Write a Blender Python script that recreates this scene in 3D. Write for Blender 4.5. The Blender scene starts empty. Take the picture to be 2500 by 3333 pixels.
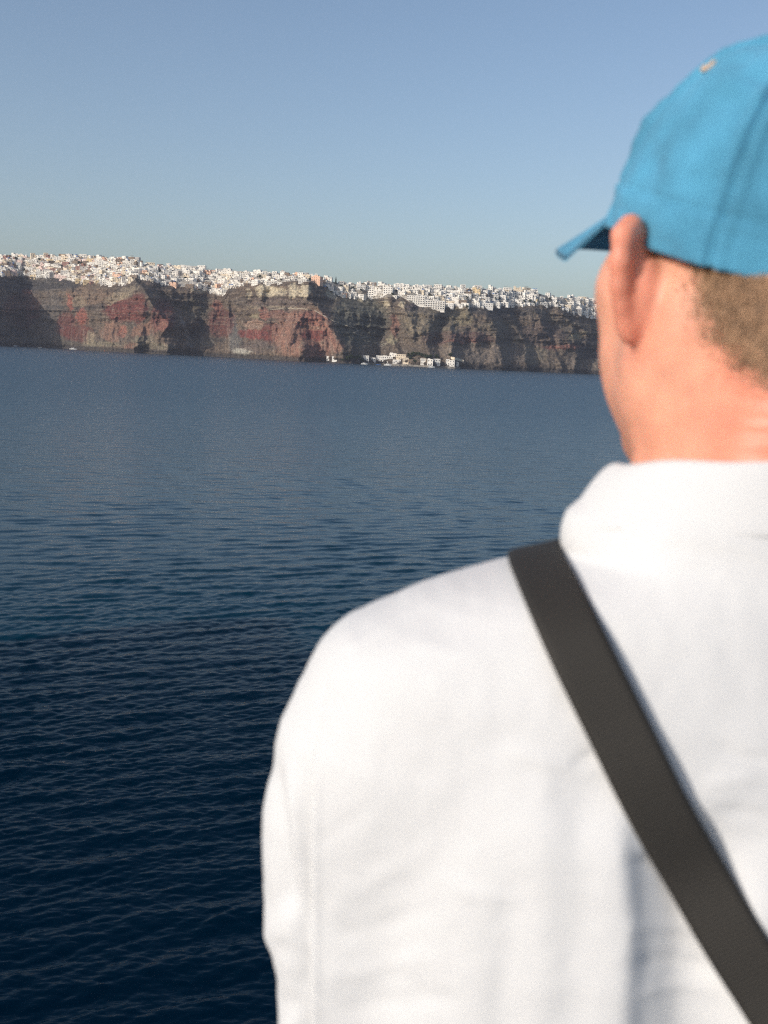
import bpy, math, random
import numpy as np
from mathutils import Vector, Matrix
from mathutils.bvhtree import BVHTree

SC = bpy.context.scene
COL = SC.collection
random.seed(5)
RNG = np.random.default_rng(11)

# ------------------------------------------------------------------ camera
F_PX, CX, CY = 3646.0, 1250.0, 1666.5          # 35 mm lens on upright 24 x 36 mm film, in photo pixels
CAM_Z = 14.0
ROLL = math.atan(0.048)
PITCH = math.atan(510.5 * math.cos(ROLL) / F_PX)
FW = np.array([0.0, math.cos(PITCH), -math.sin(PITCH)])
R0 = np.array([1.0, 0.0, 0.0]); U0 = np.array([0.0, math.sin(PITCH), math.cos(PITCH)])
RT = math.cos(ROLL) * R0 + math.sin(ROLL) * U0
UP = math.cos(ROLL) * U0 - math.sin(ROLL) * R0
CAM = np.array([0.0, 0.0, CAM_Z])
cam_data = bpy.data.cameras.new('camera'); cam = bpy.data.objects.new('camera', cam_data); COL.objects.link(cam)
cam_data.sensor_fit = 'VERTICAL'; cam_data.sensor_height = 36.0; cam_data.sensor_width = 27.0
cam_data.lens = F_PX / 3333.0 * 36.0
cam_data.clip_start = 0.02; cam_data.clip_end = 60000.0
cam.matrix_world = Matrix(((RT[0], UP[0], -FW[0], 0), (RT[1], UP[1], -FW[1], 0), (RT[2], UP[2], -FW[2], CAM_Z), (0, 0, 0, 1)))
cam_data.dof.use_dof = True; cam_data.dof.focus_distance = 60.0; cam_data.dof.aperture_fstop = 11.0
SC.camera = cam

# ------------------------------------------------------------------ sky and sun
SUN_AZ, SUN_EL = math.radians(232.0), math.radians(22.0)     # azimuth clockwise from +Y
world = bpy.data.worlds.new('World'); SC.world = world; world.use_nodes = True
wn = world.node_tree.nodes; wl = world.node_tree.links; wn.clear()
sky = wn.new('ShaderNodeTexSky'); sky.sky_type = 'NISHITA'; sky.sun_disc = False
sky.sun_elevation = SUN_EL; sky.sun_rotation = SUN_AZ
sky.altitude = 0; sky.air_density = 0.88; sky.dust_density = 2.0; sky.ozone_density = 1.15
bg = wn.new('ShaderNodeBackground'); bg.inputs['Strength'].default_value = 0.146
wo = wn.new('ShaderNodeOutputWorld')
wl.new(sky.outputs[0], bg.inputs[0]); wl.new(bg.outputs[0], wo.inputs[0])
TO_SUN = np.array([math.sin(SUN_AZ) * math.cos(SUN_EL), math.cos(SUN_AZ) * math.cos(SUN_EL), math.sin(SUN_EL)])
sun_d = bpy.data.lights.new('sun', 'SUN'); sun_d.energy = 3.3; sun_d.angle = math.radians(0.53); sun_d.color = (1.0, 0.93, 0.84)
sun = bpy.data.objects.new('sun', sun_d); COL.objects.link(sun)
sun.rotation_euler = Vector(tuple(TO_SUN)).to_track_quat('Z', 'Y').to_euler(); sun.location = (-30, -30, 60)

SC.render.engine = 'CYCLES'
SC.view_settings.view_transform = 'Standard'; SC.view_settings.look = 'None'
SC.view_settings.exposure = 0.0; SC.view_settings.gamma = 1.0
SC.cycles.max_bounces = 5; SC.cycles.volume_bounces = 0
SC.cycles.use_denoising = False; SC.cycles.filter_width = 1.2; SC.cycles.sample_clamp_direct = 2.5; SC.cycles.sample_clamp_indirect = 2.0

# ------------------------------------------------------------------ helpers
def px_dir(x, y):
    x = np.asarray(x, float); y = np.asarray(y, float)
    d = ((x - CX) / F_PX)[..., None] * RT - ((y - CY) / F_PX)[..., None] * UP + FW
    return d
def px_at_y(x, y, yplane):                         # point on a pixel's ray at world distance y
    d = px_dir(x, y); return CAM + d * (yplane / d[..., 1])[..., None]
def px_at_z(x, y, z=0.0):
    d = px_dir(x, y); return CAM + d * ((z - CAM_Z) / d[..., 2])[..., None]
def to_px(p):
    q = np.asarray(p, float) - CAM
    w = q @ FW
    return CX + F_PX * (q @ RT) / w, CY - F_PX * (q @ UP) / w
def sstep(a, b, x):
    t = np.clip((np.asarray(x, float) - a) / (b - a), 0, 1); return t * t * (3 - 2 * t)
_perm = np.random.default_rng(3).random((256, 256))
def vnoise(x, y):                                   # smooth value noise in [-1, 1]
    xi = np.floor(x).astype(int); yi = np.floor(y).astype(int)
    fx = x - xi; fy = y - yi; fx = fx * fx * fx * (fx * (fx * 6 - 15) + 10); fy = fy * fy * fy * (fy * (fy * 6 - 15) + 10)
    g = lambda a, b: _perm[a & 255, b & 255]
    return 2 * ((g(xi, yi) * (1 - fx) + g(xi + 1, yi) * fx) * (1 - fy) + (g(xi, yi + 1) * (1 - fx) + g(xi + 1, yi + 1) * fx) * fy) - 1
def fbm(x, y, n=4, s=0.0):
    v = 0; a = 1.0; t = 0
    for i in range(n):
        v = v + a * vnoise(x * 2 ** i + 17.3 * i + s, y * 2 ** i + 9.1 * i + 2.7 * s); t += a; a *= 0.5
    return v / t
def grid_faces(nr, nc):
    i = np.arange(nr * nc).reshape(nr, nc)
    return np.stack([i[:-1, :-1], i[:-1, 1:], i[1:, 1:], i[1:, :-1]], -1).reshape(-1, 4)
def np_mesh(name, verts, faces, smooth=True):
    me = bpy.data.meshes.new(name)
    verts = np.asarray(verts, np.float32).reshape(-1, 3); faces = np.asarray(faces, np.int32)
    nf, k = faces.shape
    me.vertices.add(len(verts)); me.vertices.foreach_set('co', verts.ravel())
    me.loops.add(nf * k); me.loops.foreach_set('vertex_index', faces.ravel())
    me.polygons.add(nf); me.polygons.foreach_set('loop_start', np.arange(nf, dtype=np.int32) * k)
    me.polygons.foreach_set('loop_total', np.full(nf, k, np.int32))
    me.polygons.foreach_set('use_smooth', np.full(nf, smooth, bool))
    me.update(calc_edges=True); me.validate()
    return me
def link(name, me, mats=(), parent=None):
    o = bpy.data.objects.new(name, me); COL.objects.link(o)
    for m in (mats if isinstance(mats, (list, tuple)) else [mats]): me.materials.append(m)
    if parent is not None: o.parent = parent
    return o
def tag(o, label=None, cat=None, group=None, kind=None):
    for k, v in (('label', label), ('category', cat), ('group', group), ('kind', kind)):
        if v: o[k] = v
    return o
def set_color(me, name, rgb):
    a = me.color_attributes.new(name, 'FLOAT_COLOR', 'POINT')
    c = np.ones((len(rgb), 4), np.float32); c[:, :3] = rgb
    a.data.foreach_set('color', c.ravel())
class MB:                                           # collects simple solids into one mesh
    def __init__(s): s.v = []; s.f = []; s.m = []
    def add(s, verts, faces, mi=0):
        b = len(s.v); s.v += [tuple(map(float, q)) for q in verts]; s.f += [tuple(b + i for i in f) for f in faces]; s.m += [mi] * len(faces); return s
    def box(s, x0, x1, y0, y1, z0, z1, mi=0):
        v = [(x0, y0, z0), (x1, y0, z0), (x1, y1, z0), (x0, y1, z0), (x0, y0, z1), (x1, y0, z1), (x1, y1, z1), (x0, y1, z1)]
        return s.add(v, [(0, 3, 2, 1), (4, 5, 6, 7), (0, 1, 5, 4), (1, 2, 6, 5), (2, 3, 7, 6), (3, 0, 4, 7)], mi)
    def lathe(s, prof, n=14, cx=0, cy=0, mi=0, a0=0.0, a1=2 * math.pi):
        full = abs(a1 - a0 - 2 * math.pi) < 1e-6; m = n if full else n + 1
        v = [(cx + r * math.cos(a0 + (a1 - a0) * k / n), cy + r * math.sin(a0 + (a1 - a0) * k / n), z) for r, z in prof for k in range(m)]
        f = []
        for i in range(len(prof) - 1):
            for k in range(n):
                k2 = (k + 1) % m if full else k + 1
                f.append((i * m + k, i * m + k2, (i + 1) * m + k2, (i + 1) * m + k))
        return s.add(v, f, mi)
    def tube(s, pts, rad, n=8, mi=0):
        pts = [Vector(p) for p in pts]; v = []; f = []
        for i, p in enumerate(pts):
            t = (pts[min(i + 1, len(pts) - 1)] - pts[max(i - 1, 0)]).normalized()
            a = t.orthogonal().normalized(); b = t.cross(a)
            r = rad[i] if isinstance(rad, (list, tuple)) else rad
            v += [tuple(p + (a * math.cos(2 * math.pi * k / n) + b * math.sin(2 * math.pi * k / n)) * r) for k in range(n)]
        for i in range(len(pts) - 1):
            for k in range(n): f.append((i * n + k, i * n + (k + 1) % n, (i + 1) * n + (k + 1) % n, (i + 1) * n + k))
        f.append(tuple(reversed(range(n)))); f.append(tuple(range((len(pts) - 1) * n, len(pts) * n)))
        return s.add(v, f, mi)
    def mesh(s, name, smooth=False):
        me = bpy.data.meshes.new(name); me.from_pydata(s.v, [], s.f); me.update()
        me.polygons.foreach_set('material_index', np.array(s.m, np.int32)); me.polygons.foreach_set('use_smooth', np.full(len(s.m), smooth, bool))
        return me
    def build(s, name, mats, parent=None, smooth=False): return link(name, s.mesh(name, smooth), mats, parent)
def mat(name, rgb, rough=0.8, spec=0.3, var=0.0, vscale=1.0, bump=0.0, bscale=30.0, bdist=0.01):
    m = bpy.data.materials.new(name); m.use_nodes = True; n = m.node_tree.nodes; l = m.node_tree.links; p = n['Principled BSDF']
    p.inputs['Base Color'].default_value = (*rgb, 1); p.inputs['Roughness'].default_value = rough; p.inputs['Specular IOR Level'].default_value = spec
    tc = n.new('ShaderNodeTexCoord')
    if var:
        nz = n.new('ShaderNodeTexNoise'); nz.inputs['Scale'].default_value = vscale; nz.inputs['Detail'].default_value = 5
        l.new(tc.outputs['Object'], nz.inputs['Vector'])
        mr = n.new('ShaderNodeMapRange'); mr.inputs[1].default_value = 0.3; mr.inputs[2].default_value = 0.7; mr.inputs[3].default_value = 1 - var; mr.inputs[4].default_value = 1 + var
        l.new(nz.outputs['Fac'], mr.inputs[0])
        mx = n.new('ShaderNodeMix'); mx.data_type = 'RGBA'; mx.blend_type = 'MULTIPLY'; mx.inputs[0].default_value = 1.0; mx.inputs[6].default_value = (*rgb, 1)
        l.new(mr.outputs[0], mx.inputs[7]); l.new(mx.outputs[2], p.inputs['Base Color'])
    if bump:
        nb = n.new('ShaderNodeTexNoise'); nb.inputs['Scale'].default_value = bscale; nb.inputs['Detail'].default_value = 4
        l.new(tc.outputs['Object'], nb.inputs['Vector'])
        bp = n.new('ShaderNodeBump'); bp.inputs['Strength'].default_value = bump; bp.inputs['Distance'].default_value = bdist
        l.new(nb.outputs['Fac'], bp.inputs['Height']); l.new(bp.outputs[0], p.inputs['Normal'])
    return m
# ------------------------------------------------------------------ sea
def build_sea():
    rr = [12.0]
    while rr[-1] < 40000:
        r = rr[-1]; foot = r * r / (CAM_Z * 1120.0)
        st = max(0.06, 0.7 * foot)
        if r > 300: st = r * 0.0145
        rr.append(r + st)
    rr = np.array(rr)
    fine = np.linspace(-0.40, 0.28, 620)
    left = -0.40 - np.cumsum(0.0012 * 1.09 ** np.arange(70)); left = left[left > -math.pi + 0.02][::-1]
    right = 0.28 + np.cumsum(0.0012 * 1.09 ** np.arange(70)); right = right[right < math.pi - 0.02]
    th = np.concatenate([left, fine, right]); th = np.append(th, th[0] + 2 * math.pi)
    R, T = np.meshgrid(rr, th, indexing='ij')
    X = R * np.sin(T); Y = R * np.cos(T)
    cell = np.maximum(np.gradient(R, axis=0), R * np.gradient(T, axis=1))
    Z = np.zeros_like(X); rng = np.random.default_rng(21)
    for i in range(64):
        lam = 0.15 * (2.7 / 0.15) ** (i / 63.0)
        ang = math.radians(-66 + rng.normal(0, 15 if lam > 0.9 else 30)); k = 2 * math.pi / lam
        amp = 0.0054 * lam ** 0.62 * (0.6 + 0.8 * rng.random())
        w = 1 - sstep(0.22, 0.5, cell / lam)
        ph = k * (X * math.cos(ang) + Y * math.sin(ang)) + rng.random() * 6.283
        ph = ph + 0.5 * np.sin(0.21 * k * (X * math.sin(ang) - Y * math.cos(ang)) + rng.random() * 6.283)
        Z += w * amp * (np.sin(ph) + 0.22 * np.sin(2 * ph + 1.5))
    Z *= 0.95 + 0.42 * fbm(X / 34, Y / 60, 3, 3.0) + 0.2 * fbm(X / 9, Y / 14, 2, 5.0)      # gusts and slicks
    m = bpy.data.materials.new('sea_water'); m.use_nodes = True; n = m.node_tree.nodes; l = m.node_tree.links; p = n['Principled BSDF']
    p.inputs['Base Color'].default_value = (0.0002, 0.0270, 0.0500, 1); p.inputs['IOR'].default_value = 1.333; p.inputs['Specular IOR Level'].default_value = 0.36
    at = n.new('ShaderNodeAttribute'); at.attribute_name = 'chop_sheen'
    for a0, a1, sk in ((0.10, 0.35, 'Roughness'), (0.07, 1.0, 'Specular IOR Level')):  # specular level set by place: near water darkened, far water brightened
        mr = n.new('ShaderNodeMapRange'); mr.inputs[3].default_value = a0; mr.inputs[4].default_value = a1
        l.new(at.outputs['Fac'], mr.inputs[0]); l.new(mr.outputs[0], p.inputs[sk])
    tc = n.new('ShaderNodeTexCoord'); prev = None
    for sx, sy, sc, st, ds in ((0.35, 1.0, 0.45, 1.0, 0.75), (0.42, 1.0, 1.6, 0.8, 0.17), (0.6, 1.0, 8.0, 0.6, 0.026)):
        mp = n.new('ShaderNodeMapping'); mp.inputs['Scale'].default_value = (sx, sy, 1); mp.inputs['Rotation'].default_value = (0, 0, math.radians(-14))
        nz = n.new('ShaderNodeTexNoise'); nz.inputs['Scale'].default_value = sc; nz.inputs['Detail'].default_value = 3; nz.inputs['Roughness'].default_value = 0.5
        l.new(tc.outputs['Object'], mp.inputs['Vector']); l.new(mp.outputs[0], nz.inputs['Vector'])
        bp = n.new('ShaderNodeBump'); bp.inputs['Strength'].default_value = st; bp.inputs['Distance'].default_value = ds
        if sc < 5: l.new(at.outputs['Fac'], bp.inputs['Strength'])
        l.new(nz.outputs['Fac'], bp.inputs['Height'])
        if prev: l.new(prev.outputs[0], bp.inputs['Normal'])
        prev = bp
    l.new(prev.outputs[0], p.inputs['Normal'])
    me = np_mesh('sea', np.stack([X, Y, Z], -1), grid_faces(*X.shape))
    chop_sheen = me.attributes.new('chop_sheen', 'FLOAT', 'POINT')          # waves finer than the mesh roughen the water; also carries the painted near-to-far sheen
    chop_sheen.data.foreach_set('value', sstep(-1.1, 1.2, np.log10(cell)).astype(np.float32).ravel())
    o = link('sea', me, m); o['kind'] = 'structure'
    return o
build_sea()

# ------------------------------------------------------------------ island: cliff, town slope, plateau
def table(t):
    a = np.array(t, float); return lambda x: np.interp(x, a[:, 0], a[:, 1])
water_y = table([(0, 1124), (250, 1137.5), (500, 1150.5), (750, 1163), (980, 1175), (1220, 1187), (1460, 1198), (1720, 1208.5), (1965, 1218.5)])
base_y = table([(0, 899), (50, 892), (120, 906), (180, 906), (226, 917), (271, 923), (346, 931), (392, 928), (437, 908), (482, 916), (555, 936), (625, 938), (665, 944), (690, 958), (709, 966), (727, 960),
    (740, 934), (796, 935), (823, 931), (850, 926), (879, 929), (917, 923), (960, 921), (1020, 927), (1065, 947), (1104, 968), (1147, 972), (1180, 970), (1231, 970), (1261, 967), (1300, 968), (1327, 988), (1382, 991), (1424, 1006), (1455, 1000),
    (1500, 1000), (1563, 1005), (1596, 997), (1648, 995), (1690, 997), (1749, 994), (1807, 1000), (1847, 1018), (1895, 1029), (1957, 1038), (2100, 1042)])
sky_y = table([(0, 836), (80, 838), (250, 838), (413, 847), (461, 862), (500, 871), (549, 873), (625, 878), (691, 886), (781, 890), (851, 894), (950, 898), (1029, 905), (1093, 922), (1168, 925),
    (1261, 934), (1352, 938), (1412, 938), (1502, 943), (1570, 946), (1622, 946), (1684, 945), (1717, 948), (1756, 961), (1792, 967), (1853, 972), (1902, 977), (1965, 984), (2100, 986)])
def hor_y(x): return 1096.0 + 0.048 * np.asarray(x, float)
def water_of(U):
    U = np.asarray(U, float); d = water_y(np.clip(U, 0, 1965)) - hor_y(np.clip(U, 0, 1965)); return hor_y(U) + d
FLOOR = table([(-1200, 120), (-420, 150), (-150, 120), (-60, 20), (0, 0), (200, -12), (300, -6), (345, 6), (470, 10), (530, -44), (640, -72), (720, -84), (775, -86), (815, -30), (990, 8), (1100, -20), (1160, -58), (1240, -62), (1300, -14), (1420, 4), (1560, 4), (1660, -16), (1760, 4), (1870, 4), (1950, -22), (2050, -8), (2300, 20), (2700, -10), (3400, 0)])
# crests of the spurs: photo points down the crest with how far each stands out (m), spread to the left and right (m back per m sideways)
RIDGES = [
    ([(-110, 800, 255), (-100, 1120, 275)], .55, 3.0, 0),  # unseen headland, added and sized to throw shade on the left cliff
    ([(60, 930, 2), (90, 1000, 16), (110, 1110, 10)], .8, 1.0, 0),
    ([(292, 928, 12), (276, 985, 20), (264, 1040, 30), (285, 1090, 24), (292, 1140, 20)], .75, 2.2, 0),
    ([(225, 940, 6), (222, 985, 16), (225, 1010, 6)], 1.2, 1.6, 0),
    ([(448, 918, 72), (476, 960, 90), (508, 1010, 100), (556, 1062, 108), (535, 1095, 100), (548, 1150, 96)], .48, 2.2, 0),
    ([(445, 925, 66), (400, 962, 66), (352, 1000, 62), (335, 1024, 50), (325, 1060, 30)], 1.0, .5, 0),
    ([(372, 1058, 66), (362, 1100, 80), (365, 1140, 78)], 1.3, 1.7, 0),
    ([(470, 1066, 92), (450, 1100, 104), (430, 1145, 104)], .8, 1.4, 0),
    ([(330, 1120, 40), (320, 1145, 46)], .7, 1.2, 0),
    ([(600, 960, -30), (640, 1020, -34), (690, 1090, -34), (720, 1160, -20)], .8, 1.3, 0),
    ([(705, 968, -14), (745, 1030, -36), (790, 1110, -34), (800, 1160, -20)], .9, 1.5, 0),
    ([(560, 950, -18), (575, 1020, -20), (640, 1100, -20), (660, 1160, -10)], 1.0, 1.4, 0),
    ([(860, 930, 46), (862, 968, 44), (858, 990, 40)], .9, .9, 0),
    ([(908, 930, 50), (910, 968, 50)], 1.4, 1.4, 0),
    ([(952, 930, 58), (950, 970, 56)], 1.3, 1.5, 0),
    ([(1008, 932, 66), (1006, 985, 68), (1062, 1035, 74), (1084, 1085, 82), (1104, 1120, 80), (1128, 1180, 72)], .42, 1.7, 0),
    ([(835, 1018, 22), (833, 1050, 38), (842, 1100, 46), (840, 1140, 44)], 1.15, 1.8, 0),
    ([(862, 1000, 34), (862, 1040, 34)], 1.4, 2.2, 0),
    ([(905, 1004, 46), (903, 1052, 46)], 1.6, 2.2, 0),
    ([(1000, 1012, 72), (975, 1050, 80), (955, 1095, 88), (930, 1150, 88)], .62, .8, 0),
    ([(985, 1125, 92), (975, 1170, 98)], .9, 1.0, 0),
    ([(1175, 930, -8), (1180, 985, -20), (1200, 1040, -36)], 1.2, 1.6, 0),
    ([(1258, 955, 4), (1270, 1000, 0), (1285, 1060, -2), (1276, 1105, 6), (1300, 1160, 8)], 1.5, .35, 0),
    ([(1310, 985, 14), (1330, 1040, 24), (1345, 1100, 24), (1355, 1150, 22)], 1.1, .8, 0),
    ([(1440, 1000, 24), (1400, 1060, 30), (1385, 1110, 30), (1400, 1170, 40)], .7, 1.3, 0),
    ([(1512, 958, 26), (1520, 1008, 22), (1525, 1030, 6)], .6, 3.0, 0),
    ([(1470, 1060, 24), (1475, 1110, 34)], .9, 1.2, 0),
    ([(1575, 1008, 22), (1600, 1050, 34), (1612, 1085, 40), (1622, 1118, 42), (1640, 1200, 46)], .38, 2.2, 0),
    ([(1655, 1030, 4), (1690, 1095, 14), (1705, 1140, 30), (1715, 1200, 40)], 1.0, 1.4, 0),
    ([(1735, 1005, 14), (1760, 1050, 24), (1790, 1120, 34), (1830, 1200, 44)], .8, 1.2, 0),
    ([(1812, 1005, 16), (1850, 1045, 22), (1900, 1075, 26)], .7, 1.3, 0),
    ([(1855, 1085, 36), (1868, 1120, 48), (1873, 1160, 46)], .6, 3.2, 0),
    ([(1950, 1165, 20), (1960, 1215, 40)], .4, .4, 0),
    ([(2200, 1000, 20), (2230, 1220, 50)], .6, 1.2, 0), ([(2600, 1000, 20), (2620, 1220, 50)], .6, 1.2, 0),
]
def relief(U, v, top_y, bot_y):
    """How far the rock stands out (m) at columns U and heights v (0 sea, 1 cliff edge)."""
    y = bot_y + (top_y - bot_y) * v
    x = U + 0.048 * (bot_y - y)
    out = FLOOR(U) + 0 * v
    for nodes, cl, cr, _ in RIDGES:
        a = np.array(nodes, float)
        xr = np.interp(y, a[:, 1], a[:, 0]); rr = np.interp(y, a[:, 1], a[:, 2])
        rr = rr - 0.9 * np.maximum(0, a[0, 1] - y) * (a[0, 1] > 945) * 0.9
        wv = 7 * vnoise(y / 26 + xr * .01, U * 0 + xr * .013) + 4 * vnoise(y / 9, xr * .05)
        dx = (x - xr - wv) * 0.47
        q = rr - np.where(dx < 0, -dx * cl, dx * cr)
        h = np.clip(0.5 + (q - out) / 8.0 * 0.5, 0, 1)
        out = out * (1 - h) + q * h + 4.0 * h * (1 - h)
    return out
NV, NT, NP = 120, 40, 7
UU = np.concatenate([np.arange(-1150, -60, 9.0), np.arange(-60, 2060, 2.6), np.arange(2060, 3390, 9.0)])
def build_island():
    S = px_at_z(UU, water_of(UU))
    rho0 = np.hypot(S[:, 0], S[:, 1])
    k = np.hanning(81); k /= k.sum(); rho0 = np.convolve(np.pad(rho0, 40, mode='edge'), k, 'valid')
    e = S[:, :2] / np.hypot(S[:, 0], S[:, 1])[:, None]
    edge = lambda U: np.clip(U, 0, 1990)
    def z_at(U, y, rho):
        yy = y + (hor_y(U) - hor_y(edge(U)))
        x = U + 0.048 * (water_of(U) - yy)
        d = px_dir(x, yy); return CAM_Z + rho * d[:, 2] / np.hypot(d[:, 0], d[:, 1])
    set_b = 100 + 12 * fbm(UU / 90, UU * 0, 3)
    by = base_y(edge(UU)); sy = sky_y(edge(UU))
    zb = z_at(UU, by, rho0 + set_b); wid = np.clip((by - sy) * 0.72, 22, 70)
    zs = z_at(UU, sy, rho0 + set_b + wid)
    out = UU > 2000; zb = np.where(out, zb, zb)
    V = np.zeros((NV + NT + NP, len(UU), 3)); uvv = np.zeros((NV + NT + NP, len(UU), 2))
    Ug = UU[None, :]
    v = np.linspace(0, 1, NV)[:, None]
    wob = 0.05 * fbm(Ug / 120 + 0 * v, 3 + 0 * Ug + 0 * v, 3)
    vv = np.clip(v + wob * np.sin(v * math.pi), 0, 1)
    prof = np.interp(vv, [0, 0.02, 0.08, 0.36, 0.42, 0.56, 0.60, 0.71, 0.76, 0.94, 1.0], [0, 0.06, 0.11, 0.50, 0.53, 0.60, 0.70, 0.80, 0.83, 0.92, 1.0])
    by2 = base_y(edge(UU))[None, :] + (hor_y(UU) - hor_y(edge(UU)))[None, :]; wy2 = water_of(UU)[None, :]
    RR = relief(Ug + 0 * v, v + 0 * Ug, by2 + 0 * v, wy2 + 0 * v)
    R = RR * np.interp(v, [0, 0.15, 0.8, 1.0], [0.8, 1.0, 1.0, 0.8])
    sp = RR[-1]
    zz = zb[None, :] * v
    met = Ug * 0.47
    rough = 11 * fbm(met / 46 + 0 * v, zz / 60, 3, 1.0) - np.interp(Ug, [1150, 1320], [16, 8]) * np.abs(fbm(met / 24 + 0 * v, zz / 80, 4, 2.0)) + 5.5 * fbm(met / 14 + 0 * v, zz / 24, 3, 3.0)
    rough = rough + 6.5 * fbm(met / 80, zz / 5.5, 3, 7.0) * sstep(0.3, 0.45, v) + 3.4 * fbm(met / 6, zz / 5, 2, 9.0) + 1.0 * fbm(met / 2.4, zz / 2.4, 2, 12.0)
    env = np.interp(v, [0, 0.03, 0.3, 0.45, 0.95, 1], [0.4, 0.8, 0.7, 1.15, 0.9, 0.35])
    rho = rho0[None, :] + prof * set_b[None, :] - R - rough * env
    V[:NV, :, 0] = rho * e[:, 0]; V[:NV, :, 1] = rho * e[:, 1]; V[:NV, :, 2] = zz + 1.0 * fbm(met / 4, zz / 7, 3, 5.0) * np.sin(v * math.pi) - 2.5 * (1 - sstep(0, 0.02, v))
    t = np.linspace(0, 1, NT)[:, None]
    rb = rho[-1]
    rs = rho0 + set_b + wid - 0.25 * sp
    ht = t ** 0.95
    rho_t = rb[None, :] * (1 - t) + rs[None, :] * t - 2.5 * fbm(met / 18 + 0 * t, t * 4 + 0 * met, 2, 8.0) * np.sin(t * math.pi)
    V[NV:NV + NT, :, 0] = rho_t * e[:, 0]; V[NV:NV + NT, :, 1] = rho_t * e[:, 1]
    V[NV:NV + NT, :, 2] = zb[None] * (1 - ht) + zs[None] * ht + 0.7 * fbm(met / 7 + 0 * t, t * 9 + 0 * met, 2, 6.0) * np.sin(t * math.pi)
    V[NV, :, 2] += 0.15
    for j in range(NP):
        d = [15, 50, 120, 300, 700, 1300, 2000][j]; r = rs + d
        V[NV + NT + j, :, 0] = r * e[:, 0]; V[NV + NT + j, :, 1] = r * e[:, 1]; V[NV + NT + j, :, 2] = np.maximum(zs - 1.2 - d * 0.045, 8)
    V[0, :, 2] = -6
    uvv[:, :, 0] = Ug; uvv[:NV, :, 1] = v; uvv[NV:NV + NT, :, 1] = 1 + t; uvv[NV + NT:, :, 1] = 2.2
    # ---- rock colours (beds, cones, screes): each has its own place in the rock
    P = V.reshape(-1, 3); X, Y = to_px(P); q = uvv.reshape(-1, 2); Xw = P[:, 0]; Zw = P[:, 2]
    n1 = fbm(Xw / 16, Zw / 9, 4, 1.5); n2 = fbm(Xw / 40, Zw / 7, 4, 6.5); n3 = fbm(Xw / 5, Zw / 4, 3, 8.5)
    D = np.array((.062, .060, .060)); M = np.array((.145, .046, .038)); B = np.array((.185, .128, .090)); T = np.array((.30, .245, .17)); C = np.array((.52, .45, .32)); G = np.array((.14, .135, .125)); O = np.array((.115, .115, .085))
    col = np.tile(np.array((.128, .098, .074)), (len(P), 1))
    def mix(w, c):
        nonlocal col
        w = np.clip(w, 0, 1)[:, None]; col = col * (1 - w) + np.asarray(c) * w
    mix(0.55 * sstep(0.0, 0.5, n2), D); mix(0.5 * sstep(0.1, 0.6, n1), B)
    mix(sstep(1010, 1250, X) * 0.45, (.165, .135, .105))
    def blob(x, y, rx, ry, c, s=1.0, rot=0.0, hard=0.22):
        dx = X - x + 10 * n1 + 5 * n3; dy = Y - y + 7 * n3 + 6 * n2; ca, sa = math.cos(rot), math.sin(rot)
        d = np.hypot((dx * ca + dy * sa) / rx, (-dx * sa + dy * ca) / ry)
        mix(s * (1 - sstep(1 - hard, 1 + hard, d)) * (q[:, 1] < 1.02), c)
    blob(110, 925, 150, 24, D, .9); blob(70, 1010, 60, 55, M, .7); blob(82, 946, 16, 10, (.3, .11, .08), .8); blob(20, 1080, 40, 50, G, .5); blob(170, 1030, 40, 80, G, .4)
    blob(150, 1110, 160, 18, (.13, .12, .10), .6); blob(290, 965, 75, 30, B, .8); blob(250, 985, 30, 20, T, .45); blob(228, 985, 9, 28, (.28, .10, .07), .9); blob(215, 1060, 30, 45, M, .8); blob(265, 1030, 22, 24, (.26, .09, .065), .95); blob(255, 1085, 50, 30, M, .7); blob(295, 1100, 18, 22, T, .8)
    blob(400, 1010, 62, 38, M, 1.0); blob(395, 960, 60, 14, T, .5, -.45); blob(395, 968, 66, 4, T, .8, -.52); blob(450, 1005, 30, 50, M, .9); blob(365, 1080, 38, 32, (.24, .14, .10), .9); blob(400, 1080, 14, 22, (.27, .11, .08), .8)
    blob(470, 1075, 46, 18, (.24, .13, .09), .8, -.2); blob(480, 1110, 50, 18, (.2, .17, .12), .8); blob(430, 1130, 30, 14, (.22, .12, .09), .9); blob(330, 1120, 60, 8, (.2, .18, .13), .7)
    blob(500, 970, 22, 16, (.22, .17, .12), .8); blob(530, 1030, 40, 55, M, .9); blob(525, 1058, 22, 16, (.23, .11, .085), .9); blob(540, 1095, 36, 22, B, .7); blob(500, 1128, 70, 12, (.2, .18, .13), .6)
    blob(610, 1090, 7, 62, (.24, .235, .22), .9, -.36); blob(760, 1090, 22, 70, G, .9, -.2); blob(792, 1143, 30, 14, (.42, .40, .34), .8); blob(720, 1050, 45, 48, M, .75); blob(706, 992, 18, 16, (.32, .13, .10), .7); blob(640, 1000, 40, 40, O, .5); blob(650, 1115, 45, 12, (.18, .17, .14), .6)
    blob(652, 948, 26, 8, C, .7); blob(868, 948, 36, 22, C, 1.0, 0, .25); blob(912, 948, 18, 16, C, .7, 0, .25); blob(952, 946, 17, 24, C, 1.0, 0, .25); blob(990, 948, 20, 22, C, .95, 0, .25); blob(810, 955, 9, 22, C, .6); blob(1075, 960, 22, 9, C, .75, .6)
    blob(900, 986, 115, 14, (.13, .10, .085), .8); blob(930, 1003, 120, 5, T, .6, .02); blob(860, 1020, 14, 20, (.24, .09, .07), .9); blob(930, 1022, 80, 12, (.22, .11, .085), .7)
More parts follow.
